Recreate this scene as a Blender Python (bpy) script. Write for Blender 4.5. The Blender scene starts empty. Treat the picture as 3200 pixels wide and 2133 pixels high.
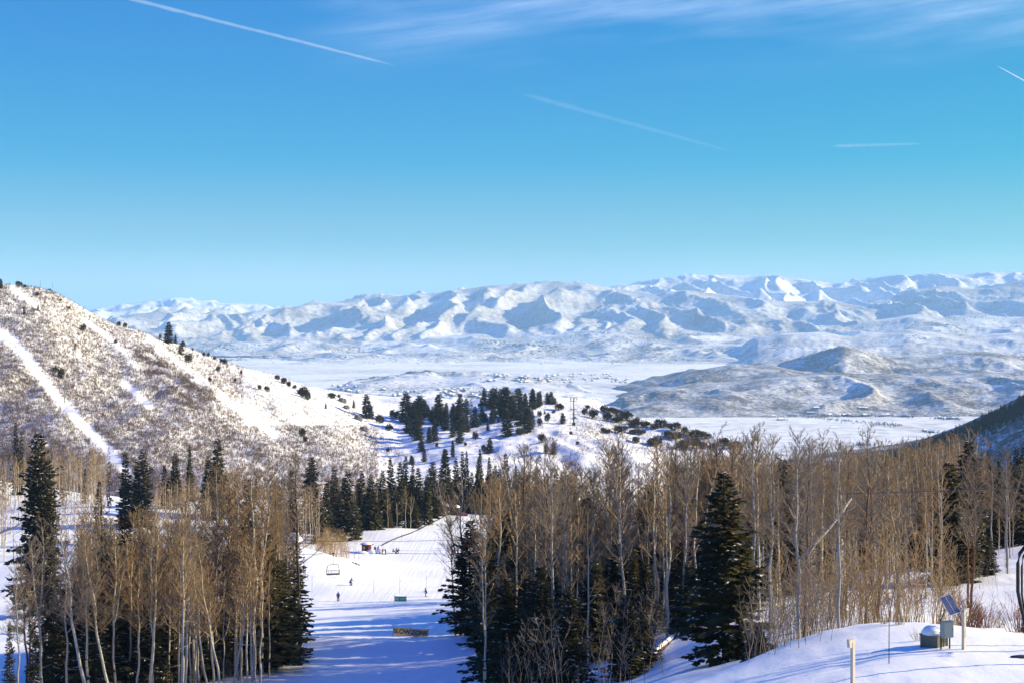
import bpy, math, random
import numpy as np
from mathutils import Vector, Matrix
from mathutils.bvhtree import BVHTree

random.seed(7)
RNG = np.random.default_rng(11)
scene = bpy.context.scene
COL = scene.collection
F = 4444.4          # focal length in photo pixels (50 mm lens, 3200 px wide photo)
HZ = 960.0          # eye level in the photo
R = math.radians


def P(px, py, Y):
    return Vector(((px - 1600) / F * Y, Y, (HZ - py) / F * Y))


# ------------------------------------------------------------------ materials
def new_mat(name):
    m = bpy.data.materials.new(name)
    m.use_nodes = True
    nt = m.node_tree
    nt.nodes.clear()
    return m, nt


class NT:
    """tiny helper round a node tree"""

    def __init__(s, nt):
        s.nt = nt

    def n(s, t, **kw):
        nd = s.nt.nodes.new(t)
        for k, v in kw.items():
            if k.startswith('i_'):
                key = k[2:]
                key = int(key) if key.isdigit() else key.replace('_', ' ')
                if hasattr(v, 'is_output'):
                    s.nt.links.new(v, nd.inputs[key])
                else:
                    nd.inputs[key].default_value = v
            else:
                setattr(nd, k, v)
        return nd

    def math(s, op, a, b=0.0, clamp=False):
        nd = s.nt.nodes.new('ShaderNodeMath')
        nd.operation = op
        nd.use_clamp = clamp
        for i, v in enumerate((a, b)):
            if hasattr(v, 'is_output'):
                s.nt.links.new(v, nd.inputs[i])
            else:
                nd.inputs[i].default_value = v
        return nd.outputs[0]

    def ramp(s, fac, stops):
        nd = s.nt.nodes.new('ShaderNodeValToRGB')
        el = nd.color_ramp.elements
        while len(el) > 1:
            el.remove(el[-1])
        el[0].position = stops[0][0]
        el[0].color = (*stops[0][1], 1)
        for p, c in stops[1:]:
            e = el.new(p)
            e.color = (*c, 1)
        s.nt.links.new(fac, nd.inputs[0])
        return nd.outputs[0]

    def noise(s, vec, scale, detail=3.0, rough=0.55):
        nd = s.n('ShaderNodeTexNoise', i_Scale=scale, i_Detail=detail, i_Roughness=rough)
        s.nt.links.new(vec, nd.inputs['Vector'])
        return nd.outputs[0]

    def mapped(s, vec, scale=(1, 1, 1), rot=(0, 0, 0), loc=(0, 0, 0)):
        nd = s.n('ShaderNodeMapping')
        nd.inputs['Scale'].default_value = scale
        nd.inputs['Rotation'].default_value = rot
        nd.inputs['Location'].default_value = loc
        s.nt.links.new(vec, nd.inputs['Vector'])
        return nd.outputs[0]

    def mix(s, fac, a, b):
        nd = s.nt.nodes.new('ShaderNodeMix')
        nd.data_type = 'RGBA'
        for i, v in ((0, fac), (6, a), (7, b)):
            if hasattr(v, 'is_output'):
                s.nt.links.new(v, nd.inputs[i])
            else:
                nd.inputs[i].default_value = v if i == 0 else (*v, 1)
        return nd.outputs[2]

    def out(s, color, rough=0.7, spec=0.3, bump=None, metallic=0.0, extra=None):
        b = s.n('ShaderNodeBsdfPrincipled')
        for k, v in (('Base Color', color), ('Roughness', rough), ('Specular IOR Level', spec), ('Metallic', metallic)):
            if hasattr(v, 'is_output'):
                s.nt.links.new(v, b.inputs[k])
            else:
                b.inputs[k].default_value = (*v, 1) if k == 'Base Color' else v
        if bump is not None:
            h, st, dist = bump
            bn = s.n('ShaderNodeBump', i_Strength=st, i_Distance=dist)
            s.nt.links.new(h, bn.inputs['Height'])
            s.nt.links.new(bn.outputs[0], b.inputs['Normal'])
        o = s.n('ShaderNodeOutputMaterial')
        s.nt.links.new(b.outputs[0], o.inputs['Surface'])
        return b


def plain(name, col, rough=0.6, spec=0.3, metallic=0.0, var=0.25, scale=3.0):
    """painted, woven or metal surface with slight wear"""
    m, nt = new_mat(name)
    t = NT(nt)
    tc = t.n('ShaderNodeTexCoord').outputs['Object']
    f = t.noise(tc, scale, 4.0)
    c2 = tuple(c * (1 - var) for c in col)
    t.out(t.mix(f, col, c2), rough, spec, metallic=metallic)
    return m


# ------------------------------------------------------------------ mesh helpers
def mesh_np(name, V, Fc):
    V = np.asarray(V, dtype=np.float32).reshape(-1, 3)
    me = bpy.data.meshes.new(name)
    if isinstance(Fc, np.ndarray):
        nf, k = Fc.shape
        me.vertices.add(len(V))
        me.vertices.foreach_set('co', V.ravel())
        me.loops.add(nf * k)
        me.loops.foreach_set('vertex_index', Fc.astype(np.int32).ravel())
        me.polygons.add(nf)
        me.polygons.foreach_set('loop_start', np.arange(0, nf * k, k, dtype=np.int32))
        me.update(calc_edges=True)
    else:
        me.from_pydata(V.tolist(), [], Fc)
        me.update()
    return me


class MB:
    """collects shapes, then links them as one mesh object"""

    def __init__(s):
        s.v, s.f = [], []

    def box(s, c, size, rot=None, taper=1.0):
        x, y, z = (d / 2 for d in size)
        n = len(s.v)
        m = Matrix.Identity(3) if rot is None else rot
        for dz in (-1, 1):
            k = taper if dz > 0 else 1.0
            for dx, dy in ((-1, -1), (1, -1), (1, 1), (-1, 1)):
                s.v.append(tuple(Vector(c) + m @ Vector((dx * x * k, dy * y * k, dz * z))))
        s.f += [[n, n + 3, n + 2, n + 1], [n + 4, n + 5, n + 6, n + 7]] + [[n + i, n + (i + 1) % 4, n + 4 + (i + 1) % 4, n + 4 + i] for i in range(4)]
        return s

    def tube(s, pts, rad, k=6, cap=True):
        pts = [Vector(p) for p in pts]
        if not hasattr(rad, '__len__'):
            rad = [rad] * len(pts)
        n0 = len(s.v)
        for i, p in enumerate(pts):
            d = (pts[min(i + 1, len(pts) - 1)] - pts[max(i - 1, 0)])
            d = d.normalized() if d.length > 1e-9 else Vector((0, 0, 1))
            a = d.orthogonal().normalized() if abs(d.z) > 0.99 else d.cross(Vector((0, 0, 1))).normalized()
            b = d.cross(a)
            for j in range(k):
                t = 2 * math.pi * j / k
                s.v.append(tuple(p + (a * math.cos(t) + b * math.sin(t)) * rad[i]))
        for i in range(len(pts) - 1):
            for j in range(k):
                s.f.append([n0 + i * k + j, n0 + i * k + (j + 1) % k, n0 + (i + 1) * k + (j + 1) % k, n0 + (i + 1) * k + j])
        if cap:
            s.f.append([n0 + j for j in range(k)][::-1])
            s.f.append([n0 + (len(pts) - 1) * k + j for j in range(k)])
        return s

    def blob(s, c, size, nu=12, nv=8, jag=0.0, half=False, seed=0):
        rr = random.Random(seed)
        n0 = len(s.v)
        lo = 0.0 if half else -math.pi / 2
        for i in range(nv + 1):
            th = lo + (math.pi / 2 - lo) * i / nv
            for j in range(nu):
                ph = 2 * math.pi * j / nu
                q = 1 + (rr.random() - 0.5) * jag if 0 < i < nv else 1
                s.v.append((c[0] + size[0] * math.cos(th) * math.cos(ph) * q, c[1] + size[1] * math.cos(th) * math.sin(ph) * q, c[2] + size[2] * math.sin(th) * q))
        for i in range(nv):
            for j in range(nu):
                s.f.append([n0 + i * nu + j, n0 + i * nu + (j + 1) % nu, n0 + (i + 1) * nu + (j + 1) % nu, n0 + (i + 1) * nu + j])
        return s

    def mesh(s, name, mat, smooth=False):
        me = bpy.data.meshes.new(name)
        me.from_pydata(s.v, [], s.f)
        me.update()
        if mat:
            me.materials.append(mat)
        if smooth:
            for p in me.polygons:
                p.use_smooth = True
        return me

    def build(s, name, mat, parent=None, smooth=False):
        return link(name, s.mesh(name, mat, smooth), parent)


def link(name, data, parent=None, loc=None):
    o = bpy.data.objects.new(name, data)
    COL.objects.link(o)
    if parent is not None:
        o.parent = parent
    if loc is not None:
        o.location = loc
    return o


def tag(o, label=None, cat=None, group=None, kind=None):
    for k, v in (('label', label), ('category', cat), ('group', group), ('kind', kind)):
        if v:
            o[k] = v
    return o


def thing(name, label, cat, loc=(0, 0, 0), rz=0.0, group=None):
    o = link(name, None, loc=loc)
    o.empty_display_size = 0.3
    o.rotation_euler = (0, 0, rz)
    return tag(o, label, cat, group)


def smooth(me):
    me.polygons.foreach_set('use_smooth', np.ones(len(me.polygons), dtype=bool))


# ------------------------------------------------------------------ noise (numpy)
def _hash(ix, iy, seed):
    n = (ix.astype(np.int64) * 374761393 + iy.astype(np.int64) * 668265263 + seed * 974711) & 0xffffffff
    n = ((n ^ (n >> 13)) * 1274126177) & 0xffffffff
    n = ((n ^ (n >> 15)) * 2246822519) & 0xffffffff
    return ((n ^ (n >> 16)) & 0xffff) / 32767.5 - 1.0


def vn(x, y, seed=0):
    x = np.asarray(x, dtype=np.float64)
    y = np.asarray(y, dtype=np.float64)
    ix, iy = np.floor(x), np.floor(y)
    fx, fy = x - ix, y - iy
    # gradient noise
    def g(dx, dy):
        a = _hash(ix + dx, iy + dy, seed) * math.pi
        return np.cos(a) * (fx - dx) + np.sin(a) * (fy - dy)
    ux = fx * fx * fx * (fx * (fx * 6 - 15) + 10)
    uy = fy * fy * fy * (fy * (fy * 6 - 15) + 10)
    a = g(0, 0) * (1 - ux) + g(1, 0) * ux
    b = g(0, 1) * (1 - ux) + g(1, 1) * ux
    return (a * (1 - uy) + b * uy) * 1.5


def fbm(x, y, seed=0, octv=5, gain=0.5):
    s, a = 0.0, 1.0
    for i in range(octv):
        s = s + a * vn(x * 2 ** i, y * 2 ** i, seed + i)
        a *= gain
    return s


def ridged(x, y, seed=0, octv=5, gain=0.5):
    s, a, w = 0.0, 1.0, 1.0
    for i in range(octv):
        q = vn(x * 2 ** i, y * 2 ** i, seed + i) * 1.3
        v = np.clip(1 - np.sqrt(q * q + 0.012), 0, 1) ** 1.6 * w
        s = s + a * v
        w = np.clip(v * 1.2, 0, 1)
        a *= gain
    return s - 0.75


def sstep(a, b, x):
    t = np.clip((x - a) / (b - a), 0, 1)
    return t * t * (3 - 2 * t)
# ------------------------------------------------------------------ camera, sun, sky
cam = bpy.data.cameras.new('camera')
cam.lens = 50.0
cam.sensor_width = 36.0
cam.shift_y = -(1066.5 - HZ) / 3200
cam.clip_start = 0.5
cam.clip_end = 120000
camo = link('camera', cam)
camo.rotation_euler = (R(90), 0, 0)
scene.camera = camo

SUN_EL, SUN_AZ = R(22), R(10)          # from the right of the view, a little ahead of the camera
sd = Vector((math.cos(SUN_EL) * math.cos(SUN_AZ), math.cos(SUN_EL) * math.sin(SUN_AZ), math.sin(SUN_EL)))
sun = bpy.data.lights.new('sun', 'SUN')
sun.energy = 5.0
sun.angle = R(0.5)
sun.color = (1.0, 0.86, 0.53)
so = link('sun', sun)
so.rotation_euler = sd.to_track_quat('Z', 'Y').to_euler()

world = bpy.data.worlds.new('World')
scene.world = world
world.use_nodes = True
wt = world.node_tree
wt.nodes.clear()
w = NT(wt)
sky = w.n('ShaderNodeTexSky')
sky.sky_type = 'NISHITA'
sky.sun_disc = False
sky.sun_elevation = SUN_EL
sky.sun_rotation = math.pi / 2 - SUN_AZ
sky.altitude = 2400
sky.air_density = 1.0
sky.dust_density = 0.0
sky.ozone_density = 5.0
hs = w.n('ShaderNodeHueSaturation', i_Saturation=1.95, i_Value=1.0, i_Hue=0.495)
wt.links.new(sky.outputs[0], hs.inputs['Color'])
geo = w.n('ShaderNodeTexCoord').outputs['Generated']
sep = w.n('ShaderNodeSeparateXYZ')
wt.links.new(geo, sep.inputs[0])
ch = w.n('ShaderNodeSeparateColor')
wt.links.new(hs.outputs[0], ch.inputs[0])
low = w.n('ShaderNodeMapRange', i_0=sep.outputs[2], i_1=0.0, i_2=0.10, i_3=1.0, i_4=0.0).outputs[0]
tint = w.n('ShaderNodeCombineColor')     # dry winter air at altitude: deep blue overhead, paler low down
wt.links.new(w.math('ADD', w.math('MINIMUM', w.math('MULTIPLY', w.math('MAXIMUM', w.math('SUBTRACT', ch.outputs[0], 0.46), 0.0), 0.55), 1.25), w.math('MULTIPLY', low, 1.9)), tint.inputs[0])
wt.links.new(w.math('MINIMUM', w.math('MULTIPLY', w.math('POWER', ch.outputs[1], 0.88), 1.05), 4.8), tint.inputs[1])
wt.links.new(w.math('SUBTRACT', w.math('MULTIPLY', w.math('POWER', ch.outputs[2], -0.05), 4.75), w.math("MULTIPLY", low, 0.7)), tint.inputs[2])
# thin cirrus on a spherical shell high above: project the view direction on a plane at cirrus height
zz = w.math('MAXIMUM', sep.outputs[1], 0.05)
u = w.math('DIVIDE', sep.outputs[0], zz)      # bearing and height of the sky direction
v = w.math('DIVIDE', sep.outputs[2], zz)
cmb = w.n('ShaderNodeCombineXYZ')
wt.links.new(u, cmb.inputs[0])
wt.links.new(v, cmb.inputs[1])
big = w.noise(w.mapped(w.mapped(cmb.outputs[0], (1, 1, 1), (0, 0, R(-7))), (4.2, 22.0, 1), (0, 0, 0), (4.2, 1.1, 0)), 1.0, 3.0, 0.55)
fine = w.noise(w.mapped(w.mapped(cmb.outputs[0], (1, 1, 1), (0, 0, R(-8))), (8.0, 110.0, 1), (0, 0, 0), (1.7, 2.2, 0)), 1.0, 8.0, 0.74)
band = w.math('MULTIPLY', w.n('ShaderNodeMapRange', i_0=v, i_1=0.158, i_2=0.205, i_3=0.0, i_4=1.0).outputs[0],
              w.n('ShaderNodeMapRange', i_0=u, i_1=-0.16, i_2=-0.09, i_3=0.0, i_4=1.0).outputs[0])
cl = w.math('MULTIPLY', w.n('ShaderNodeMapRange', i_0=big, i_1=0.42, i_2=0.66, i_3=0.0, i_4=1.0).outputs[0],
            w.n('ShaderNodeMapRange', i_0=fine, i_1=0.22, i_2=0.78, i_3=0.0, i_4=1.0).outputs[0])
cl = w.math('MULTIPLY', w.math('MULTIPLY', cl, band), 0.38, True)
bg = w.n('ShaderNodeBackground', i_Strength=0.08)
wt.links.new(w.mix(cl, tint.outputs[0], (7.5, 8.2, 10.5)), bg.inputs[0])
wo = w.n('ShaderNodeOutputWorld')
wt.links.new(bg.outputs[0], wo.inputs[0])

scene.view_settings.view_transform = 'Standard'
scene.view_settings.look = 'None'
scene.view_settings.exposure = 0.95
scene.view_settings.gamma = 1.0
scene.render.engine = 'CYCLES'
cy = scene.cycles
cy.use_denoising = True
try:
    cy.denoiser = 'OPENIMAGEDENOISE'
    cy.denoising_prefilter = 'ACCURATE'
except Exception:
    pass
cy.max_bounces = 6
cy.diffuse_bounces = 3
cy.glossy_bounces = 2
cy.transmission_bounces = 2
cy.volume_bounces = 1
cy.transparent_max_bounces = 4
cy.sample_clamp_indirect = 6.0
# ------------------------------------------------------------------ snow and scrub materials
def snow_mat(name, scale, lo, hi, scrub, big=0.2, bumpd=0.0, tint=(0.86, 0.86, 0.87), second=None):
    """snow with winter scrub showing through; scale = size of a scrub clump in metres, lo/hi = mask thresholds"""
    m, nt = new_mat(name)
    t = NT(nt)
    pos = t.n('ShaderNodeNewGeometry').outputs['Position']
    f1 = t.noise(pos, 1.0 / scale, 4.0, 0.65)
    f2 = t.noise(t.mapped(pos, (1, 1, 1.5)), 1.0 / (scale * 9), 4.0, 0.6)
    f3 = t.noise(pos, 1.0 / (scale * 40), 3.0, 0.5)
    s = t.math('ADD', t.math('MULTIPLY', f1, 0.55), t.math('ADD', t.math('MULTIPLY', f2, 0.45), t.math('MULTIPLY', f3, big)))
    mask = t.n('ShaderNodeMapRange', i_0=s, i_1=lo, i_2=hi, i_3=0.0, i_4=1.0).outputs[0]
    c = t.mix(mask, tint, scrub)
    if second:
        sc2, lo2, hi2, col2 = second
        g = t.noise(pos, 1.0 / sc2, 2.0, 0.5)
        g2 = t.noise(pos, 1.0 / (sc2 * 22), 3.0, 0.6)
        gm = t.n('ShaderNodeMapRange', i_0=t.math('ADD', t.math('MULTIPLY', g, 0.6), t.math('MULTIPLY', g2, 0.6)), i_1=lo2, i_2=hi2, i_3=0.0, i_4=1.0).outputs[0]
        c = t.mix(gm, c, col2)
    t.out(c, 0.75, 0.15, bump=(f1, 0.5, bumpd) if bumpd else None)
    return m


def ground_mat():
    m, nt = new_mat('groomed_snow')
    t = NT(nt)
    pos = t.n('ShaderNodeNewGeometry').outputs['Position']
    sep = t.n('ShaderNodeSeparateXYZ')
    nt.links.new(pos, sep.inputs[0])
    groom = t.noise(t.mapped(pos, (1.1, 0.018, 0.0), (0, 0, R(7))), 1.0, 3.0, 0.7)
    cross = t.noise(t.mapped(pos, (0.05, 0.55, 0.0), (0, 0, R(-4))), 1.0, 4.0, 0.65)
    lump = t.noise(pos, 0.45, 5.0, 0.6)
    fine = t.noise(pos, 4.0, 4.0, 0.6)
    far = t.n('ShaderNodeMapRange', i_0=sep.outputs[1], i_1=225.0, i_2=300.0, i_3=0.0, i_4=1.0).outputs[0]
    near = t.n('ShaderNodeMapRange', i_0=sep.outputs[1], i_1=130.0, i_2=170.0, i_3=0.0, i_4=1.0).outputs[0]
    run = t.math('ADD', t.math('MULTIPLY', groom, far), t.math('MULTIPLY', cross, t.math('SUBTRACT', 1.0, far)))
    h = t.math('ADD', t.math('MULTIPLY', run, t.math('MULTIPLY', near, 0.9)), t.math('ADD', t.math('MULTIPLY', lump, 0.32), t.math('MULTIPLY', fine, 0.12)))
    dirt = t.noise(t.mapped(pos, (0.35, 0.10, 0.2)), 1.0, 5.0, 0.7)
    dm = t.n('ShaderNodeMapRange', i_0=dirt, i_1=0.66, i_2=0.80, i_3=0.0, i_4=0.16).outputs[0]
    c = t.mix(dm, (0.87, 0.87, 0.875), (0.55, 0.45, 0.33))
    t.out(c, 0.55, 0.25, bump=(h, 0.55, 0.30))
    return m


SCRUB = (0.14, 0.095, 0.075)
M_ground = ground_mat()
M_hill = snow_mat('oak_brush_snow', 2.0, 0.68, 0.84, (0.20, 0.145, 0.12), 0.25, 0.0)
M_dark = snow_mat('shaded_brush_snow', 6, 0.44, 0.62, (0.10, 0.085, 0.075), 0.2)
M_mid = snow_mat('sagebrush_snow', 16, 0.46, 0.70, (0.12, 0.095, 0.085), 0.25, 0.0, second=(9, 0.69, 0.77, (0.05, 0.045, 0.04)))
M_foot = snow_mat('foothill_snow', 30, 0.52, 0.80, (0.17, 0.14, 0.13), 0.25, second=(26, 0.665, 0.72, (0.06, 0.055, 0.05)))
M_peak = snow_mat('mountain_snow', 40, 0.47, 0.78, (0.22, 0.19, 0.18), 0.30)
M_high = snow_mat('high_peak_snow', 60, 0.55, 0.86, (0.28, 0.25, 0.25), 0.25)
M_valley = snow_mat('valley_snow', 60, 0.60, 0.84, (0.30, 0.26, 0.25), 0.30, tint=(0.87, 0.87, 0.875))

TERRAIN = []   # meshes that things can stand on


def grid_faces(nr, nc):
    i = np.arange(nr - 1)[:, None] * nc + np.arange(nc - 1)[None, :]
    return np.stack([i, i + 1, i + nc + 1, i + nc], -1).reshape(-1, 4)


def structure(name, V, nr, nc, mat, stand=True):
    me = mesh_np(name, V, grid_faces(nr, nc))
    smooth(me)
    me.materials.append(mat)
    o = link(name, me)
    tag(o, kind='structure')
    if stand:
        TERRAIN.append((V.reshape(-1, 3), grid_faces(nr, nc)))
    return o


# ------------------------------------------------------------------ near ground: thin-plate spline through surveyed points
CP = [  # photo x, photo y, distance
    (1100, 2133, 170), (1300, 2133, 170), (1450, 2133, 168), (1250, 1988, 207), (1420, 1990, 207), (1060, 1980, 209),
    (1057, 1875, 259), (1300, 1860, 263), (1460, 1868, 261), (1200, 1742, 385), (1350, 1738, 387), (1470, 1735, 388),
    (1400, 1606, 560), (1300, 1650, 478), (1460, 1650, 478), (1180, 1800, 318), (1300, 1795, 320), (1460, 1790, 322),
    (975, 1702, 312), (1060, 1742, 310), (1150, 1800, 300), (850, 1706, 322), (700, 1722, 322), (900, 1800, 282), (1000, 1850, 268),
    (1140, 1712, 398), (1100, 1690, 420), (1180, 1655, 445), (1300, 1608, 520), (1000, 1695, 420), (850, 1700, 400),
    (100, 1974, 240), (100, 1856, 300), (300, 1880, 290), (500, 1850, 290), (-200, 1880, 300), (300, 1980, 232),
    (230, 1562, 500), (0, 1700, 400), (20, 1590, 500), (-300, 1600, 480), (100, 1500, 660), (-300, 1440, 700), (500, 1570, 560), (700, 1580, 600), (230, 1600, 450),
    (1000, 1580, 640), (1300, 1560, 680), (1500, 1550, 700),
    (800, 2112, 172), (936, 2019, 190), (300, 2138, 165), (0, 2140, 160), (-300, 2140, 160), (550, 2120, 170),
    (1500, 2133, 164), (1470, 1972, 204), (1750, 2112, 128), (1560, 2150, 148), (1930, 2170, 112), (1835, 1985, 160),
    (2100, 2100, 98), (2060, 1975, 128), (2010, 2140, 100), (2250, 2180, 92), (2180, 1930, 140),
    (2405, 2010, 78), (2378, 2133, 68), (2665, 2122, 62), (2536, 1903, 84), (2667, 1910, 82), (2761, 1926, 80), (2892, 1956, 78), (2950, 2022, 70.5), (3012, 2030, 69.5), (3200, 2000, 78), (3200, 2110, 62), (2900, 2133, 60),
    (2460, 2080, 70), (2250, 2160, 84), (2120, 2190, 86), (2335, 2050, 98), (3500, 2030, 78), (3500, 2150, 60),
    (2700, 2010, 108), (2500, 1960, 112), (2950, 1965, 108), (3100, 1952, 114), (3150, 1793, 166), (3000, 1800, 160), (3350, 1770, 166), (3600, 1720, 180),
    (2600, 1850, 165), (2300, 1870, 165), (2700, 1765, 250), (3000, 1680, 260), (3250, 1640, 270), (2300, 1800, 240),
    (1650, 1860, 262), (1850, 1850, 262), (1700, 1760, 370), (1900, 1740, 380), (2100, 1780, 330),
    (1700, 1630, 560), (2000, 1640, 600), (2400, 1760, 480), (2900, 1800, 500), (3300, 1700, 500), (2700, 1850, 800), (3300, 1800, 800), (2000, 1640, 800), (2400, 1800, 800),
]
EX = [(-60, -40, 2), (60, -40, 2), (0, 0, -7), (-80, 20, -14), (60, 10, -4), (0, 40, -17), (-40, 70, -25), (-20, 110, -33), (110, 60, -14), (160, 150, -20), (220, 300, -30), (-150, 100, -34), (-220, 220, -48), (-260, 400, -50), (-330, 620, -45), (0, 860, -90), (-250, 860, -70), (300, 500, -80)]
pts = np.array([tuple(P(*c)) for c in CP] + EX)
sc_ = 100.0


def _U(d2):
    return np.where(d2 > 1e-12, d2 * np.log(np.maximum(d2, 1e-12)) * 0.5, 0.0)


A = pts[:, :2] / sc_
K = _U(((A[:, None] - A[None]) ** 2).sum(-1)) + np.eye(len(A)) * 0.012
Q = np.hstack([np.ones((len(A), 1)), A])
L = np.block([[K, Q], [Q.T, np.zeros((3, 3))]])
sol = np.linalg.solve(L, np.concatenate([pts[:, 2], np.zeros(3)]))


def ground_z(x, y):
    x = np.asarray(x, float)
    y = np.asarray(y, float)
    s = sol[-3] + sol[-2] * x / sc_ + sol[-1] * y / sc_
    for i in range(len(A)):
        s = s + sol[i] * _U((x / sc_ - A[i, 0]) ** 2 + (y / sc_ - A[i, 1]) ** 2)
    # wind-laid snow: soft lumps in the woods and on the knoll, smooth on the run
    rough = 1 - 0.75 * sstep(150, 175, y) * sstep(30, 12, np.abs(x + 14))
    knoll = sstep(100, 85, y)
    s = s + fbm(x / 14, y / 14, 3, 3) * 0.35 * rough * (1 - 0.6 * knoll) + fbm(x / 3.1, y / 3.1, 9, 3) * 0.09 * rough * (1 - 0.5 * knoll)
    s = s + fbm(x / 1.1, y / 0.9, 19, 3) * 0.045 * knoll
    # low berm pushed up across the run and one on the upper left side
    s = s + 1.1 * np.exp(-((y - 191 - 0.02 * (x + 12) ** 2) / 3.2) ** 2) * sstep(8, -2, x) * sstep(-38, -30, x)
    s = s + 0.5 * np.exp(-((y - 300 - 0.1 * x) / 4.0) ** 2)
    s = s - 30 * sstep(610, 760, y)
    # old foot holes on the right-hand bank
    hole = sstep(0.35, 0.6, vn(x / 0.9, y / 1.1, 31)) * sstep(0.0, 0.35, vn(x / 7, y / 7, 33))
    s = s - 0.22 * hole * np.maximum(sstep(105, 118, y) * sstep(175, 160, y) * sstep(30, 36, x), 0.5 * np.exp(-((y - 78.5 + 0.55 * (x - 13)) / 1.3) ** 2) * sstep(20, 17, x) * sstep(8, 10, x))
    return s


nr, nc = 420, 520
yy = np.exp(np.linspace(math.log(24), math.log(960), nr)) - 64
uu = np.linspace(-0.62, 0.62, nc)
YY, UU = np.meshgrid(yy, uu, indexing='ij')
XX = UU * (YY + 75)
ZZ = ground_z(XX, YY)
structure('snow_ground', np.stack([XX, YY, ZZ], -1).reshape(-1, 3), nr, nc, M_ground)


# ------------------------------------------------------------------ hills: ridge line with a slope in front and a fall behind
def lerp_poly(poly, x):
    xs, ys = zip(*poly)
    return np.interp(x, xs, ys)


def csmooth(poly, x):
    """rounded polyline: average of a few shifted samples"""
    w = (max(p[0] for p in poly) - min(p[0] for p in poly)) / 90
    return sum(lerp_poly(poly, x + d * w) for d in (-1, -0.5, 0, 0.5, 1)) / 5


def hill(name, crest, Yc, base, Yb, mat, px0, px1, nc, nf, nb=24, amp=0.0, sx=800.0, sy=2000.0, seed=0, shape=1.0, back=0.6, octv=4, stand=False, crest_n=2.0, oct2=0.0, kind='ridge', taper=0.0):
    px = np.linspace(px0, px1, nc)
    cpy = csmooth(crest, px)
    bpy_ = csmooth(base, px) if isinstance(base, list) else np.full(nc, float(base))
    yc = csmooth(Yc, px) if isinstance(Yc, list) else np.full(nc, float(Yc))
    yb = csmooth(Yb, px) if isinstance(Yb, list) else np.full(nc, float(Yb))
    cpy = cpy + crest_n * 0.55 * fbm(px / 90.0, px * 0 + seed + 0.37, seed + 50, 3, 0.4)
    zc = (HZ - cpy) / F * yc
    zb = (HZ - bpy_) / F * yb
    t = np.concatenate([np.linspace(0, 1, nf), 1 + np.linspace(0, 1, nb + 1)[1:]])
    T = t[:, None]
    front = T <= 1
    Y = np.where(front, yb + (yc - yb) * T, yc + (yc - yb) * (T - 1) * 0.9)
    X = (px[None, :] - 1600) / F * np.where(front, Y, yc + (Y - yc) * 0.6)
    s = np.where(front, np.clip(T, 0, 1) ** shape, 1 - back * (T - 1) ** 1.6)
    Z = zb + (zc - zb) * s
    if amp:
        wx = X + sx * 0.35 * fbm(X / (sx * 2), Y / (sx * 2), seed + 21, 2)
        wy = Y + sx * 0.35 * fbm(X / (sx * 2) + 9, Y / (sx * 2), seed + 23, 2)
        nz = ridged(wx / sx, wy / sy, seed, octv) if kind == 'ridge' else fbm(wx / sx, wy / sy, seed, octv)
        env = np.where(front, np.sin(np.clip(T, 0, 1) * math.pi) ** 0.7, np.sin(np.clip(T - 1, 0, 1) * math.pi))
        # keep the skyline where it is: relief only below the crest line of sight
        Z = Z + amp * nz * env
        lim = zc / yc * Y
        Z = np.where(front & (T > 0.02), np.minimum(Z, lim + (1 - T) * 0 - 0.0), Z)
    if taper:
        q = (px - px0) / (px1 - px0)
        e = (sstep(0, taper, q) * sstep(1, 1 - taper, q))[None, :]
        Z = zb + (Z - zb) * e - (1 - e) * 40
    if oct2:
        Z = Z + oct2 * fbm(X / (sx * 0.12), Y / (sx * 0.12), seed + 77, 4) * np.where(front, 1, 0.3) * np.clip((1 - T) * 6 + 0.1, 0.1, 1)
    V = np.stack([X, Y, Z], -1).reshape(-1, 3)
    return structure(name, V, nf + nb, nc, mat, stand)


# left hill with its shoulder and wooded knoll
hill('brush_hill',
     [(-900, 860), (-400, 872), (-150, 880), (0, 888), (90, 895), (150, 903), (210, 932), (290, 985), (345, 1010), (400, 1024), (500, 1058), (600, 1100), (700, 1140), (800, 1168), (900, 1200), (1000, 1235), (1050, 1250), (1100, 1272), (1150, 1288), (1200, 1300), (1300, 1296), (1450, 1280), (1560, 1262), (1660, 1256), (1760, 1260), (1850, 1272), (1960, 1300), (2060, 1322), (2150, 1345), (2260, 1380), (2380, 1440), (2480, 1540), (2600, 1800)],
     [(-900, 900), (0, 960), (500, 1050), (900, 1130), (1150, 1120), (1500, 1120), (1800, 1150), (2100, 1060), (2600, 900)],
     [(-900, 1600), (0, 1570), (700, 1590), (1400, 1640), (2000, 1760), (2600, 2000)],
     [(-900, 640), (0, 650), (700, 640), (1400, 660), (2000, 700), (2600, 700)],
     M_hill, -900, 2600, 520, 130, 24, amp=9, sx=120, sy=260, seed=5, shape=0.92, octv=4, stand=True, crest_n=2.0, oct2=1.0, kind='fbm', back=0.9)

# shaded hill at the right
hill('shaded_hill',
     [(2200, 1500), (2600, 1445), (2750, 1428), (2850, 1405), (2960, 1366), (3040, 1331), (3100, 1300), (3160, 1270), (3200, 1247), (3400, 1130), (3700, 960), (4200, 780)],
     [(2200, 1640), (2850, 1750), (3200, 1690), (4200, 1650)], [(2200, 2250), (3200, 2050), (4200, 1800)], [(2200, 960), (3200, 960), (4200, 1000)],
     M_dark, 2200, 4200, 300, 90, 20, amp=7, sx=160, sy=300, seed=15, octv=4, stand=True, kind='fbm', oct2=2.0, back=1.2)

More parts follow.
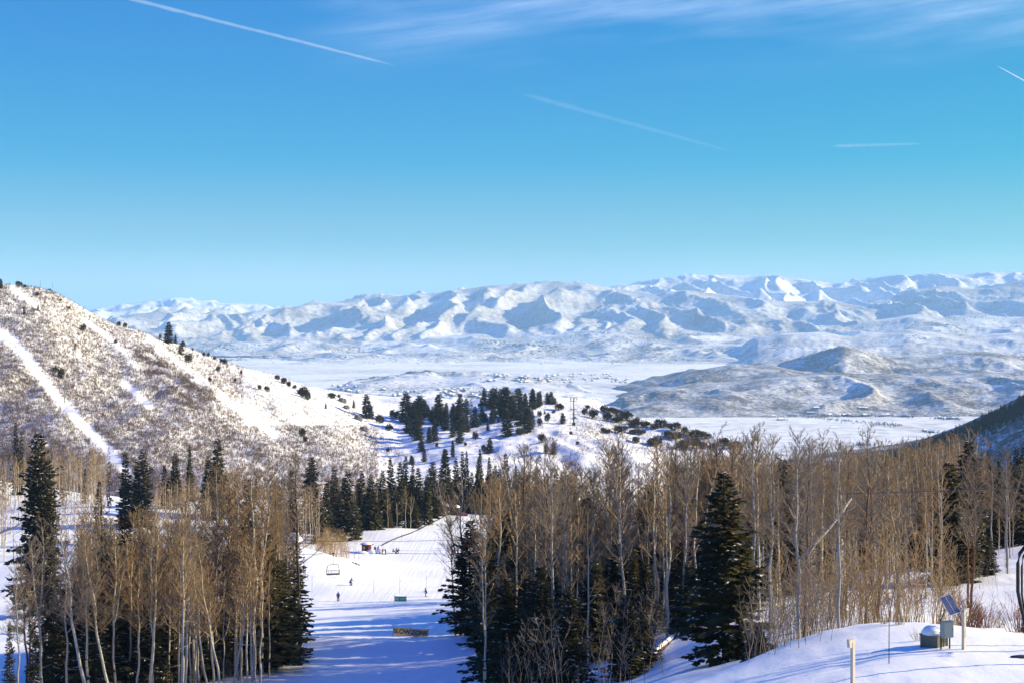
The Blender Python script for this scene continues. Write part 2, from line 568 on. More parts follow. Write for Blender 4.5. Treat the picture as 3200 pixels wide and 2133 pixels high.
# valley floor: one sheet to the horizon
nr, nc = 60, 80
yy = np.exp(np.linspace(math.log(1500), math.log(60000), nr))
YY, UU = np.meshgrid(yy, np.linspace(-1.2, 1.2, nc), indexing='ij')
XX = UU * (YY + 3000)
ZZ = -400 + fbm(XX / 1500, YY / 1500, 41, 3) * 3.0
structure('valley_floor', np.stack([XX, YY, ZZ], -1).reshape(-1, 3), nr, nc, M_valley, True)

# hills standing in the valley
hill('sage_hill', [(1780, 1300), (1860, 1258), (1950, 1236), (2050, 1214), (2150, 1204), (2260, 1200), (2340, 1188), (2420, 1182), (2520, 1172), (2650, 1169), (2800, 1172), (2950, 1178), (3200, 1160), (3600, 1130)],
     6300, [(1780, 1310), (2000, 1304), (2400, 1300), (3000, 1300), (3600, 1290)], [(1780, 5150), (3600, 5300)], M_mid, 1780, 3600, 360, 70, amp=40, sx=420, sy=900, seed=61, octv=5, stand=True, oct2=4, shape=0.85, taper=0.10)
hill('sage_hill', [(1850, 1290), (1950, 1222), (2060, 1190), (2140, 1168), (2220, 1148), (2290, 1137), (2350, 1140), (2420, 1147), (2500, 1160), (2640, 1178), (2800, 1200)],
     7000, [(1850, 1300), (2400, 1258), (2800, 1258)], 6000, M_mid, 1850, 2800, 220, 50, amp=30, sx=420, sy=800, seed=67, stand=True, oct2=4, shape=0.85, taper=0.10)
hill('sage_hill', [(2380, 1170), (2440, 1140), (2500, 1118), (2560, 1099), (2610, 1086), (2640, 1082), (2690, 1090), (2770, 1115), (2860, 1140), (2960, 1170)],
     [(2380, 7400), (2640, 7300), (2960, 7700)], [(2380, 1222), (2640, 1232), (2960, 1222)], [(2380, 6900), (2640, 6500), (2960, 7000)], M_mid, 2380, 2960, 160, 44, amp=26, sx=300, sy=500, seed=71, stand=True, oct2=3, taper=0.10)
hill('sage_hill', [(2600, 1172), (2700, 1138), (2780, 1121), (2900, 1115), (3000, 1105), (3080, 1098), (3140, 1106), (3200, 1122), (3300, 1135), (3500, 1130)],
     7600, 1230, 6500, M_mid, 2600, 3500, 200, 50, amp=26, sx=420, sy=700, seed=73, stand=True, oct2=4, taper=0.10)
hill('town_hill', [(900, 1275), (1000, 1240), (1050, 1224), (1150, 1196), (1250, 1183), (1340, 1178), (1400, 1186), (1480, 1181), (1560, 1186), (1650, 1196), (1800, 1226), (1920, 1252), (2050, 1280)],
     [(900, 6400), (1340, 7000), (2050, 6300)], 1290, 5500, M_foot, 900, 2050, 240, 50, amp=32, sx=380, sy=700, seed=79, stand=True, oct2=2, taper=0.10)

# rolling foothills beyond the valley
hill('foothill', [(300, 1150), (500, 1135), (600, 1128), (800, 1116), (1000, 1100), (1150, 1108), (1300, 1098), (1500, 1104), (1700, 1090), (1900, 1098), (2100, 1084), (2300, 1078), (2500, 1090), (2900, 1080), (3500, 1085)],
     11800, 1140, 10000, M_foot, 200, 3500, 460, 50, amp=42, sx=700, sy=700, seed=83, kind='ridge', oct2=6, crest_n=5, taper=0.10)
hill('foothill', [(250, 1100), (450, 1090), (560, 1078), (700, 1064), (900, 1060), (1100, 1072), (1300, 1058), (1480, 1046), (1600, 1052), (1800, 1036), (2000, 1030), (2200, 1036), (2400, 1044), (2700, 1050), (3000, 1040), (3500, 1046)],
     13800, 1112, 11300, M_foot, 200, 3500, 460, 50, amp=52, sx=800, sy=900, seed=89, kind='ridge', oct2=8, crest_n=5, taper=0.10)
hill('foothill', [(2250, 1090), (2450, 1048), (2560, 1040), (2650, 1054), (2760, 1046), (2850, 1032), (2950, 1040), (3080, 1050), (3200, 1044), (3500, 1030)],
     11000, 1166, 8800, M_foot, 2250, 3500, 260, 44, amp=36, sx=650, sy=900, seed=93, kind='ridge', oct2=6, crest_n=4, taper=0.10)
hill('foothill', [(2380, 1040), (2600, 1020), (2740, 1000), (2860, 985), (2960, 990), (3060, 985), (3200, 992), (3500, 970)],
     14200, 1118, 11500, M_foot, 2350, 3500, 260, 44, amp=60, sx=800, sy=1200, seed=97, kind='ridge', oct2=8, crest_n=4, taper=0.10)

# mountain ranges
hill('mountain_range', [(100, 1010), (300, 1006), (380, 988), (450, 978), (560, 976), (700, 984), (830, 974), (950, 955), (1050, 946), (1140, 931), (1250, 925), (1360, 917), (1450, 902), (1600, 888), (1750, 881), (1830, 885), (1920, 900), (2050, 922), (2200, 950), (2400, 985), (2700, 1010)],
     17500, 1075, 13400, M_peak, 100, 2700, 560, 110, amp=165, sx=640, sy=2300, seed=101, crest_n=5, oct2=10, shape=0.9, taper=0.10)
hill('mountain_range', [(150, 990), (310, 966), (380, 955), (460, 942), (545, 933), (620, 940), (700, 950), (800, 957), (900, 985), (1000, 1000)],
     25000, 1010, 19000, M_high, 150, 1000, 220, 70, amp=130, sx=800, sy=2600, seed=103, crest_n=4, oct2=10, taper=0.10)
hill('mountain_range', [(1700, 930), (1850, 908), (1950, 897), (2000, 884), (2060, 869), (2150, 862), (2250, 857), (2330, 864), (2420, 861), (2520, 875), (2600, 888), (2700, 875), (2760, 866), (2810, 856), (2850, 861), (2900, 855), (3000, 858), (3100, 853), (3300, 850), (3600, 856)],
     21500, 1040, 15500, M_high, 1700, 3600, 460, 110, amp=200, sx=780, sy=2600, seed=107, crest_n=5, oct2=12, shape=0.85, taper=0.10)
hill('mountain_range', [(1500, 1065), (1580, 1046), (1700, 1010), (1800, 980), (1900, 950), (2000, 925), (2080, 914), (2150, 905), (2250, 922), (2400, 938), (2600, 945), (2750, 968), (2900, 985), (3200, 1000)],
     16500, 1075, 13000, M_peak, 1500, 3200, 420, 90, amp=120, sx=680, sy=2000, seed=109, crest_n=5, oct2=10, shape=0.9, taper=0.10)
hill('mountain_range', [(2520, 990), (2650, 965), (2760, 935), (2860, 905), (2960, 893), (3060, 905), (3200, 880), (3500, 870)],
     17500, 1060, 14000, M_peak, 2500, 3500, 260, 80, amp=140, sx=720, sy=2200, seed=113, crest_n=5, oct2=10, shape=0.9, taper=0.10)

# ------------------------------------------------------------------ air
def closed_box(lo, hi):
    mb = MB()
    mb.box([(a + b) / 2 for a, b in zip(lo, hi)], [b - a for a, b in zip(lo, hi)])
    return mb


def volume_mat(name, col, dens, aniso=0.0):
    m, nt = new_mat(name)
    t = NT(nt)
    v_ = t.n('ShaderNodeVolumePrincipled', i_Density=dens, i_Anisotropy=aniso)
    v_.inputs['Color'].default_value = (*col, 1)
    o_ = t.n('ShaderNodeOutputMaterial')
    nt.links.new(v_.outputs[0], o_.inputs['Volume'])
    return m


hz = closed_box((-46000, -300, -425), (46000, 62000, 900)).build('haze', volume_mat('air', (0.40, 0.70, 1.0), 3.8e-5))
tag(hz, kind='stuff')

for c_, r_, d_ in (((-350, 8700, -398), (2300, 1500, 80), 2.4e-4), ((700, 4500, -398), (620, 900, 42), 3.0e-4)):
    mb = MB()
    mb.blob((0, 0, 0), r_, 32, 10, half=True)
    n0 = len(mb.v)
    mb.f.append(list(range(32))[::-1])
    o = mb.build('mist', volume_mat('valley_mist', (0.95, 0.97, 1.0), d_))
    o.location = c_
    tag(o, kind='stuff')

# ------------------------------------------------------------------ finding places on the terrain
_trees = [BVHTree.FromPolygons(V.tolist(), Fc.tolist()) for V, Fc in TERRAIN]


def at_pixel(px, py):
    """where the line of sight through a photo pixel meets the land"""
    d = Vector(((px - 1600) / F, 1, (HZ - py) / F)).normalized()
    best = None
    for b in _trees:
        h = b.ray_cast(Vector((0, 0, 0)), d, 60000)
        if h[0] is not None and (best is None or h[3] < best[1]):
            best = (h[0], h[3])
    return best[0] if best else None


def ground_at(x, y):
    best = -1e9
    for b in _trees:
        h = b.ray_cast(Vector((x, y, 2000)), Vector((0, 0, -1)), 5000)
        if h[0] is not None:
            best = max(best, h[0].z)
    return best


def spot(px, Y):
    x = (px - 1600) / F * Y
    return Vector((x, Y, ground_at(x, Y)))
# ------------------------------------------------------------------ bark, twig and needle materials
def bark_mat(name, base, dark, knots=True, scale=1.0):
    m, nt = new_mat(name)
    t = NT(nt)
    tc = t.n('ShaderNodeTexCoord').outputs['Object']
    f = t.noise(t.mapped(tc, (9 * scale, 9 * scale, 2.2 * scale)), 1.0, 5.0, 0.65)
    k = t.noise(t.mapped(tc, (2.5, 2.5, 7.0)), 1.0, 3.0, 0.6)
    r = t.n('ShaderNodeObjectInfo').outputs['Random']
    c = t.mix(f, base, tuple(x * 0.62 for x in base))
    if knots:
        km = t.n('ShaderNodeMapRange', i_0=k, i_1=0.60, i_2=0.68, i_3=0.0, i_4=0.85).outputs[0]
        c = t.mix(km, c, dark)
    c = t.mix(t.math('MULTIPLY', r, 0.35), c, tuple(x * 0.75 for x in base))
    t.out(c, 0.8, 0.15, bump=(f, 0.4, 0.03))
    return m


def leaf_mat(name, a, b):
    m, nt = new_mat(name)
    t = NT(nt)
    tc = t.n('ShaderNodeTexCoord').outputs['Object']
    f = t.noise(tc, 1.3, 3.0)
    r = t.n('ShaderNodeObjectInfo').outputs['Random']
    fac = t.math('ADD', t.math('MULTIPLY', f, 0.7), t.math('MULTIPLY', r, 0.35), True)
    t.out(t.mix(fac, a, b), 0.75, 0.1)
    return m


M_pale = bark_mat('aspen_bark', (0.58, 0.51, 0.39), (0.05, 0.04, 0.035))
M_grey = bark_mat('weathered_bark', (0.42, 0.39, 0.36), (0.06, 0.05, 0.045))
M_russet = bark_mat('peeling_russet_bark', (0.20, 0.095, 0.05), (0.06, 0.035, 0.025))
M_darkbark = bark_mat('dark_bark', (0.085, 0.06, 0.045), (0.03, 0.02, 0.02), knots=False)
M_twig = leaf_mat('golden_twigs', (0.40, 0.265, 0.125), (0.18, 0.125, 0.08))
M_twig_grey = leaf_mat('grey_twigs', (0.27, 0.215, 0.17), (0.17, 0.13, 0.10))
M_needle = leaf_mat('spruce_needles', (0.026, 0.030, 0.014), (0.078, 0.062, 0.022))
M_needle_b = leaf_mat('fir_needles', (0.028, 0.031, 0.016), (0.075, 0.056, 0.024))
M_needle_r = leaf_mat('browned_needles', (0.075, 0.038, 0.016), (0.045, 0.034, 0.015))
M_juniper = leaf_mat('juniper_foliage', (0.055, 0.044, 0.026), (0.10, 0.065, 0.035))
M_snowclump = plain('clinging_snow', (0.86, 0.86, 0.88), 0.6, 0.2, var=0.05)
M_scrub = leaf_mat('oak_brush_twigs', (0.235, 0.158, 0.108), (0.155, 0.105, 0.078))
M_scrub_red = leaf_mat('reddish_twigs', (0.19, 0.085, 0.055), (0.13, 0.07, 0.05))


# ------------------------------------------------------------------ branches as numpy prisms
class Twigs:
    """many tapering three-sided twigs, each a path of a few points"""

    def __init__(s):
        s.V, s.F, s.n = [], [], 0

    def add(s, pts, rad, k=3):
        pts = np.asarray(pts, float)
        m = len(pts)
        rad = np.broadcast_to(np.asarray(rad, float), (m,))
        d = np.gradient(pts, axis=0)
        d /= np.linalg.norm(d, axis=1, keepdims=True) + 1e-9
        ref = np.array([0.31, 0.94, 0.12]) if abs(d[0, 0]) > 0.5 else np.array([0.94, 0.31, 0.12])
        a = np.cross(d, ref)
        a /= np.linalg.norm(a, axis=1, keepdims=True) + 1e-9
        b = np.cross(d, a)
        ang = np.arange(k) * 2 * math.pi / k
        ring = pts[:, None] + (a[:, None] * np.cos(ang)[None, :, None] + b[:, None] * np.sin(ang)[None, :, None]) * rad[:, None, None]
        s.V.append(ring.reshape(-1, 3))
        i = np.arange(m - 1)[:, None] * k
        j = np.arange(k)[None]
        f = np.stack([i + j, i + (j + 1) % k, i + k + (j + 1) % k, i + k + j], -1).reshape(-1, 4) + s.n
        s.F.append(f)
        s.n += m * k

    def mesh(s, name, mat):
        me = mesh_np(name, np.concatenate(s.V), np.concatenate(s.F))
        me.materials.append(mat)
        return me


def unit(v):
    return v / (np.linalg.norm(v) + 1e-9)


def aspen_variant(seed, H=18.0, form='straight', lod=0):
    """bare winter aspen: trunk mesh and crown mesh (limbs and twigs)"""
    g = np.random.default_rng(seed)
    lean = g.normal(0, 0.02, 2) + (np.array([0.16 * (1 if seed % 2 else -1), 0.03]) if form == 'leaning' else 0)
    wob = 0.10 if form == 'straight' else 0.22
    nseg = 14
    z = np.linspace(-0.6, H, nseg)
    ph = g.uniform(0, 6, 4)
    path = np.stack([lean[0] * z + wob * np.sin(z * 0.45 + ph[0]) * 0.5 + wob * 0.4 * np.sin(z * 1.1 + ph[1]),
                     lean[1] * z + wob * np.sin(z * 0.5 + ph[2]) * 0.5 + wob * 0.4 * np.sin(z * 1.2 + ph[3]), z], 1)
    path[:, :2] -= path[1:2, :2] * 0 + path[0, :2]
    r0 = 0.0078 * H
    rad = r0 * (1 - np.clip(z / H, 0, 1)) ** 0.75 + 0.018
    rad[0] *= 1.25
    tr = Twigs()
    tr.add(path, rad, 7 if lod == 0 else 4)
    at = lambda h: np.array([np.interp(h, z, path[:, i]) for i in range(3)])
    ra = lambda h: np.interp(h, z, rad)
    stems = [(at, ra, H)]
    if form == 'forked':
        h0 = H * g.uniform(0.38, 0.5)
        a = g.uniform(0, 6.28)
        zz = np.linspace(0, 1, 8)
        out = np.array([math.cos(a), math.sin(a), 0])
        p2 = at(h0) + out * (zz ** 0.7 * H * 0.13)[:, None] + np.array([0, 0, 1]) * (zz * (H * 0.93 - h0))[:, None]
        p2[:, 0] += 0.12 * np.sin(zz * 7 + ph[0])
        r2 = ra(h0) * 0.75 * (1 - zz) ** 0.75 + 0.016
        tr.add(p2, r2, 6 if lod == 0 else 4)
        hz_ = p2[:, 2]
        stems.append((lambda h: np.array([np.interp(h, hz_, p2[:, i]) for i in range(3)]), lambda h: np.interp(h, hz_, r2), H * 0.93))
    for q in range(g.integers(2, 6) if lod == 0 else 0):      # dead stubs low on the trunk
        h = g.uniform(0.15, 0.5) * H
        a = g.uniform(0, 6.28)
        d = np.array([math.cos(a), math.sin(a), g.uniform(-0.2, 0.4)])
        ln = g.uniform(0.4, 1.5)
        p = at(h)
        tr.add([p, p + d * ln * 0.5, p + d * ln + np.array([0, 0, g.uniform(-0.25, 0.3)])], [0.035, 0.022, 0.008])
    cr = Twigs()
    tw0 = 0.0085 if lod == 0 else 0.022
    nl = {0: 56, 1: 20}[lod]
    for at_, ra_, H_ in stems:
        n_l = nl if len(stems) == 1 else int(nl * 0.62)
        hs_ = H_ * (0.40 + 0.59 * np.linspace(0, 1, n_l) ** 0.85)
        for i, h in enumerate(hs_):
            h = min(h + g.normal(0, 0.02 * H), H_ * 0.995)
            q = max(0.0, (h / H_ - 0.40) / 0.60)
            ln = H * (0.115 * (1 - q) ** 0.8 + 0.045) * g.uniform(0.55, 1.25)
            a = i * 2.4 + g.normal(0, 0.5)
            rise = g.uniform(0.35, 1.0) + 0.8 * q
            d = unit(np.array([math.cos(a), math.sin(a), rise]))
            p = at_(h)
            sg = 5 if lod == 0 else 3
            tt = np.linspace(0, 1, sg)
            bend = unit(np.array([g.normal(), g.normal(), 0.9])) * ln * 0.30
            lp = p + d * (tt * ln)[:, None] + bend * (tt ** 2)[:, None] + g.normal(0, ln * 0.035, (sg, 3)) * tt[:, None]
            rb = min(ra_(h) * 0.55, 0.011 * ln + 0.012)
            cr.add(lp, rb * (1 - tt) ** 0.8 + tw0)
            for j in range(8 if lod == 0 else 5):
                t0 = g.uniform(0.25, 1.0)
                p0 = np.array([np.interp(t0, tt, lp[:, c]) for c in range(3)])
                d2 = unit(d + g.normal(0, 0.55, 3) + np.array([0, 0, 0.45]))
                l2 = ln * g.uniform(0.22, 0.5)
                e = p0 + d2 * l2 * 0.55
                e2 = e + unit(d2 + g.normal(0, 0.3, 3) + np.array([0, 0, 0.2])) * l2 * 0.5
                cr.add([p0, e, e2], [tw0 * 1.5, tw0 * 1.15, tw0 * 0.7])
                for k in range(4 if lod == 0 else 1):
                    b0 = p0 + (e - p0) * g.uniform(0.3, 1.0)
                    d3 = unit(d2 + g.normal(0, 0.7, 3) + np.array([0, 0, 0.3]))
                    cr.add([b0, b0 + d3 * l2 * g.uniform(0.25, 0.6)], [tw0 * 1.0, tw0 * 0.6])
    return tr, cr


def spray_quads(base, tip, up, width, rng_droop):
    """flat needle sprays: base (n,3), tip (n,3) -> rhombus of 2 triangles folded along the middle"""
    d = tip - base
    side = np.cross(d, up)
    side /= np.linalg.norm(side, axis=1, keepdims=True) + 1e-9
    mid = base + d * 0.45
    w_ = width[:, None]
    L_ = mid + side * w_ - up * w_ * 0.35
    R_ = mid - side * w_ - up * w_ * 0.35
    V = np.stack([base, L_, tip, R_], 1).reshape(-1, 3)
    Fq = np.arange(len(base) * 4).reshape(-1, 4)
    return V, Fq


def conifer_variant(seed, H=17.0, width=0.30, lod=0, full=False, snow=0.0, gap=0.0, bare=0.04):
    """spruce or fir: trunk, crown of drooping whorls of needle sprays, clumps of snow on the boughs"""
    g = np.random.default_rng(seed)
    tr = Twigs()
    z = np.linspace(-0.8, H * 0.985, 10)
    wx, wy = 0.10 * np.sin(z * 0.3 + seed), 0.08 * np.sin(z * 0.35 + seed * 2)
    tr.add(np.stack([wx, wy, z], 1), 0.013 * H * (1 - np.clip(z / H, 0, 1)) + 0.02, 6 if lod == 0 else 4)
    B, T, U_, W = [], [], [], []
    SB, ST, SU, SW = [], [], [], []
    step = {0: 0.28, 1: 0.46, 2: 1.0}[lod]
    zs = np.arange(H * bare + 0.3, H * 0.985, step * H / 17)
    phase = g.uniform(0, 6.28)
    lop = g.uniform(0.75, 1.2, 7)
    for h in zs:
        q = h / H
        prof = (1 - q) ** (0.62 if full else 0.86)
        if q < 0.12:
            prof *= 0.75 + q * 2
        env = H * width * 0.5 * prof * (1 + 0.16 * math.sin(h * 1.9 + seed) + 0.1 * math.sin(h * 4.1)) + 0.12
        nb_ = {0: 7, 1: 6, 2: 5}[lod]
        phase += g.uniform(0.5, 1.4)
        for i in range(nb_):
            if g.random() < gap:
                continue
            a = phase + i * 6.283 / nb_ + g.normal(0, 0.22)
            ln = env * g.uniform(0.62, 1.18) * lop[int(a * 1.1) % 7]
            droop = -0.30 + 0.85 * q + g.normal(0, 0.1)
            d = np.array([math.cos(a), math.sin(a), droop])
            p = np.array([0.1 * math.sin(h * 0.3 + seed), 0.08 * math.sin(h * 0.35 + seed * 2), h + g.uniform(-0.5, 0.5) * step * H / 17])
            e = p + d * ln + np.array([0, 0, 0.12 * ln])
            if lod == 0 and ln > 0.7:
                tr.add([p, p + (e - p) * 0.5 - np.array([0, 0, 0.05 * ln]), e], [0.022, 0.014, 0.006])
            ns = max(3, int({0: 8.5, 1: 6.0, 2: 2.4}[lod] * ln + {0: 3, 1: 3, 2: 2}[lod]))
            t = g.uniform(0.12, 1.0, ns) ** 0.8
            sz = {0: 0.46, 1: 0.78, 2: 1.15}[lod] * (0.6 + 0.4 * min(ln, 1.6)) * H / 17 * g.uniform(0.7, 1.3, ns)
            side = np.array([-math.sin(a), math.cos(a), 0.0])
            s_ = g.choice([-1, 1], ns) * g.uniform(0.15, 1.0, ns)
            base = p + (e - p) * t[:, None]
            dirv = unit(d)[None] * (1.1 - np.abs(s_))[:, None] + side[None] * s_[:, None] + np.array([0, 0, -0.22]) + g.normal(0, 0.15, (ns, 3))
            dirv /= np.linalg.norm(dirv, axis=1, keepdims=True)
            tip = base + dirv * sz[:, None]
            up = np.tile([0, 0, 1.0], (ns, 1)) + g.normal(0, 0.35, (ns, 3))
            B.append(base); T.append(tip); U_.append(up); W.append(sz * g.uniform(0.26, 0.42, ns))
            if snow and g.random() < snow:
                m_ = g.random(ns) < 0.30
                if m_.any():
                    k = base[m_] + np.array([0, 0, 0.07 * H / 17 + 0.03])
                    SB.append(k); ST.append(k + (tip - base)[m_] * g.uniform(0.5, 0.9, (m_.sum(), 1))); SU.append(np.tile([0, 0, 1.0], (m_.sum(), 1))); SW.append(sz[m_] * 0.13)
    V, Fq = spray_quads(np.concatenate(B), np.concatenate(T), np.concatenate(U_), np.concatenate(W), 0)
    crown = (V, Fq)
    snowm = None
    if SB:
        # lens-shaped clumps: an upper and a lower skin
        b, t_, u_, w_ = np.concatenate(SB), np.concatenate(ST), np.concatenate(SU), np.concatenate(SW)
        d = t_ - b
        side = np.cross(d, u_)
        side /= np.linalg.norm(side, axis=1, keepdims=True) + 1e-9
        mid = b + d * 0.5
        Vs = np.stack([b, mid + side * w_[:, None], t_, mid - side * w_[:, None], mid + u_ * w_[:, None] * 0.7, mid - u_ * w_[:, None] * 0.15], 1).reshape(-1, 3)
        o = np.arange(len(b))[:, None, None] * 6
        Fs = (np.array([[0, 1, 4], [1, 2, 4], [2, 3, 4], [3, 0, 4], [1, 0, 5], [2, 1, 5], [3, 2, 5], [0, 3, 5]])[None] + o).reshape(-1, 3)
        snowm = (Vs, Fs)
    return tr, crown, snowm


def bush_variant(seed, pine=False):
    """rounded juniper or oak clump, one metre high and about one wide, of many small sprays on short stems"""
    g = np.random.default_rng(seed)
    lobes = [(np.array([0, 0, 0.45]), np.array([0.42, 0.42, 0.5]))]
    for i in range(5):
        a = g.uniform(0, 6.28)
        lobes.append((np.array([0.26 * math.cos(a), 0.26 * math.sin(a), g.uniform(0.25, 0.62)]), g.uniform(0.2, 0.32, 3)))
    B, T, U_, W = [], [], [], []
    for c, r in lobes:
        n_ = 150
        d = g.normal(0, 1, (n_, 3))
        d /= np.linalg.norm(d, axis=1, keepdims=True)
        b = c + d * r * g.uniform(0.5, 1.22, (n_, 1))
        b[:, 2] = np.maximum(b[:, 2], 0.02)
        t = b + d * 0.10 * g.uniform(0.6, 1.6, (n_, 1)) + np.array([0, 0, 0.05])
        B.append(b); T.append(t); U_.append(g.normal(0, 1, (n_, 3))); W.append(g.uniform(0.03, 0.065, n_))
    V, Fq = spray_quads(np.concatenate(B), np.concatenate(T), np.concatenate(U_), np.concatenate(W), 0)
    st = Twigs()
    for i in range(4):
        a = g.uniform(0, 6.28)
        st.add([[0, 0, -0.15], [0.08 * math.cos(a), 0.08 * math.sin(a), 0.2], [0.2 * math.cos(a), 0.2 * math.sin(a), 0.5]], [0.03, 0.022, 0.01])
    return (V, Fq), st


def brush_variant(seed, n=26, h=1.0, thick=0.008):
    """a clump of thin upright shoots"""
    g = np.random.default_rng(seed)
    tw = Twigs()
    for i in range(n):
        a, r = g.uniform(0, 6.28), g.uniform(0.02, 0.22)
        p = np.array([r * math.cos(a), r * math.sin(a), -0.1])
        d = np.array([math.cos(a) * 0.25, math.sin(a) * 0.25, 1.0]) + g.normal(0, 0.12, 3)
        ln = h * g.uniform(0.5, 1.0)
        e = p + d * ln
        tw.add([p, p + d * ln * 0.5 + g.normal(0, 0.02, 3), e], [thick, thick * 0.8, thick * 0.4])
        for j in range(3):
            b = p + d * ln * g.uniform(0.4, 0.95)
            tw.add([b, b + (d + g.normal(0, 0.5, 3)) * ln * g.uniform(0.12, 0.3)], [thick * 0.6, thick * 0.3])
    return tw


# variant tables (mesh data shared by every copy)
FORMS = ['straight', 'crooked', 'forked', 'leaning']
ASPEN = {}
for fi, form in enumerate(FORMS):
    ASPEN[form] = []
    for k in range(3 if form == 'straight' else 2):
        tr, cr = aspen_variant(100 + fi * 10 + k, 18.0, form)
        ASPEN[form].append((np.concatenate(tr.V), np.concatenate(tr.F), np.concatenate(cr.V), np.concatenate(cr.F)))
ASPEN_ME = {}


def aspen_mesh(form, k, tone):
    key = (form, k, tone)
    if key not in ASPEN_ME:
        v1, f1, v2, f2 = ASPEN[form][k]
        a = mesh_np('trunk', v1, f1)
        smooth(a)
        a.materials.append({'pale': M_pale, 'grey': M_grey, 'russet': M_russet, 'dark': M_darkbark}[tone])
        b = mesh_np('crown', v2, f2)
        b.materials.append({'pale': M_twig, 'grey': M_twig_grey, 'russet': M_twig_grey, 'dark': M_twig_grey}[tone])
        ASPEN_ME[key] = (a, b)
    return ASPEN_ME[key]


def con_meshes(seed, mat, **kw):
    tr, (V, Fq), sn = conifer_variant(seed, **kw)
    a = tr.mesh('trunk', M_darkbark)
    b = mesh_np('crown', V, Fq)
    b.materials.append(mat)
    c = None
    if sn:
        c = mesh_np('snow', *sn)
        c.materials.append(M_snowclump)
    return a, b, c


CON = {
    'near': [con_meshes(301 + i, M_needle, width=wd, snow=0.16, gap=0.05) for i, wd in enumerate((0.28, 0.33, 0.38, 0.25))],
    'sparse': [con_meshes(321 + i, M_needle, width=0.30, snow=0.14, gap=0.38) for i in range(2)],
    'browned': [con_meshes(331, M_needle_r, width=0.30, snow=0.10, gap=0.1)],
    'full': [con_meshes(341 + i, M_needle_b, width=0.34, full=True, snow=0.2, gap=0.05, lod=0) for i in range(2)],
    'mid': [con_meshes(351 + i, M_needle, width=(0.24, 0.29, 0.20)[i], lod=1, snow=0.10, gap=0.0) for i in range(3)],
    'midbrown': [con_meshes(361, M_needle_r, width=0.24, lod=1, gap=0.1)],
    'far': [con_meshes(371 + i, M_needle_b, width=(0.36, 0.44, 0.30)[i], lod=1, full=True, gap=0.0, bare=0.05) for i in range(3)],
    'farbrown': [con_meshes(381, M_needle_r, width=0.36, lod=1, full=True, gap=0.25)],
    'dead': [con_meshes(391, M_twig_grey, width=0.22, lod=1, gap=0.72)],
    'tiny': [con_meshes(395 + i, M_needle_b, width=0.36, lod=2, gap=0.05) for i in range(2)],
}
BUSH = []
for i in range(5):
    (V, Fq), st = bush_variant(500 + i)
    b = mesh_np('foliage', V, Fq)
    b.materials.append(M_juniper if i < 3 else M_needle_b)
    BUSH.append((b, st.mesh('stem', M_darkbark)))
BRUSH = [brush_variant(520 + i).mesh('shoots', M_twig) for i in range(2)] + [brush_variant(530, 34).mesh('shoots', M_scrub_red)]

PLANTS = []    # (object, photo x of base, photo y of base, photo y of top, distance, descriptor dict), labelled at the end


def note(o, loc, h, kind, **d):
    Y = loc.y
    PLANTS.append((o, 1600 + loc.x / Y * F, HZ - loc.z / Y * F, HZ - (loc.z + h) / Y * F, Y, dict(kind=kind, h=h, **d)))


def put_aspen(loc, h, form='straight', tone='pale', k=None, rz=None, stand=''):
    vs = ASPEN[form]
    k = random.randrange(len(vs)) if k is None else k
    a, b = aspen_mesh(form, k, tone)
    r = link('aspen_tree', None, loc=loc)
    s_ = h / 18.0
    wsc = s_ * random.uniform(0.9, 1.15)
    r.scale = (wsc, wsc, s_)
    r.rotation_euler = (0, 0, random.uniform(0, 6.28) if rz is None else rz)
    link('trunk', a, r)
    link('crown', b, r)
    note(r, loc, h, 'aspen', form=form, tone=tone, stand=stand)
    return r


def put_conifer(loc, h, fam, wpx=None, name='spruce_tree', stand='', k=None, parts=True):
    vs = CON[fam]
    k = random.randrange(len(vs)) if k is None else k % len(vs)
    a, b, c = vs[k]
    s_ = h / 17.0
    r = link(name, None, loc=loc)
    ws = s_
    if wpx:
        base_w = b.get('w')
        if base_w is None:
            co = np.empty(len(b.vertices) * 3, dtype=np.float32)
            b.vertices.foreach_get('co', co)
            co = co.reshape(-1, 3)
            base_w = b['w'] = float(2 * np.percentile(np.hypot(co[:, 0], co[:, 1]), 96))
        ws = min(max(wpx / F * loc.y / base_w, s_ * 0.45), s_ * 2.2)
    r.scale = (ws, ws, s_)
    r.rotation_euler = (0, 0, random.uniform(0, 6.28))
    link('trunk', a, r)
    link('crown', b, r)
    if c:
        link('snow_clumps', c, r)
    note(r, loc, h, name, fam=fam, stand=stand)
    return r


def put_bush(loc, h, wd, k=None, stand=''):
    b, st = BUSH[random.randrange(5) if k is None else k]
    r = link('juniper_bush', None, loc=loc)
    r.scale = (wd * random.uniform(0.9, 1.25), wd * random.uniform(0.8, 1.1), h)
    r.rotation_euler = (0, 0, random.uniform(0, 6.28))
    link('foliage', b, r)
    link('stem', st, r)
    note(r, loc, h, 'juniper_bush', stand=stand, wd=wd)
    return r
# ------------------------------------------------------------------ single conifers, read off the photo: x, top, base, distance, width
HERO = []


def conifers(rows, fam, name='spruce_tree', stand=''):
    for r in rows:
        px, top, base, Y, wpx = r[:5]
        fm = r[5] if len(r) > 5 else fam
        loc = spot(px, Y) if Y else at_pixel(px, base)
        if loc is None:
            continue
        if Y and fam == 'near' and top < 1760 and stand != 'left':
            HERO.append((px, Y, wpx))
        h = (HZ - top) / F * loc.y - loc.z
        if h < 0.6:
            continue
        put_conifer(loc - Vector((0, 0, 0.15)), h, fm, wpx, name, stand)


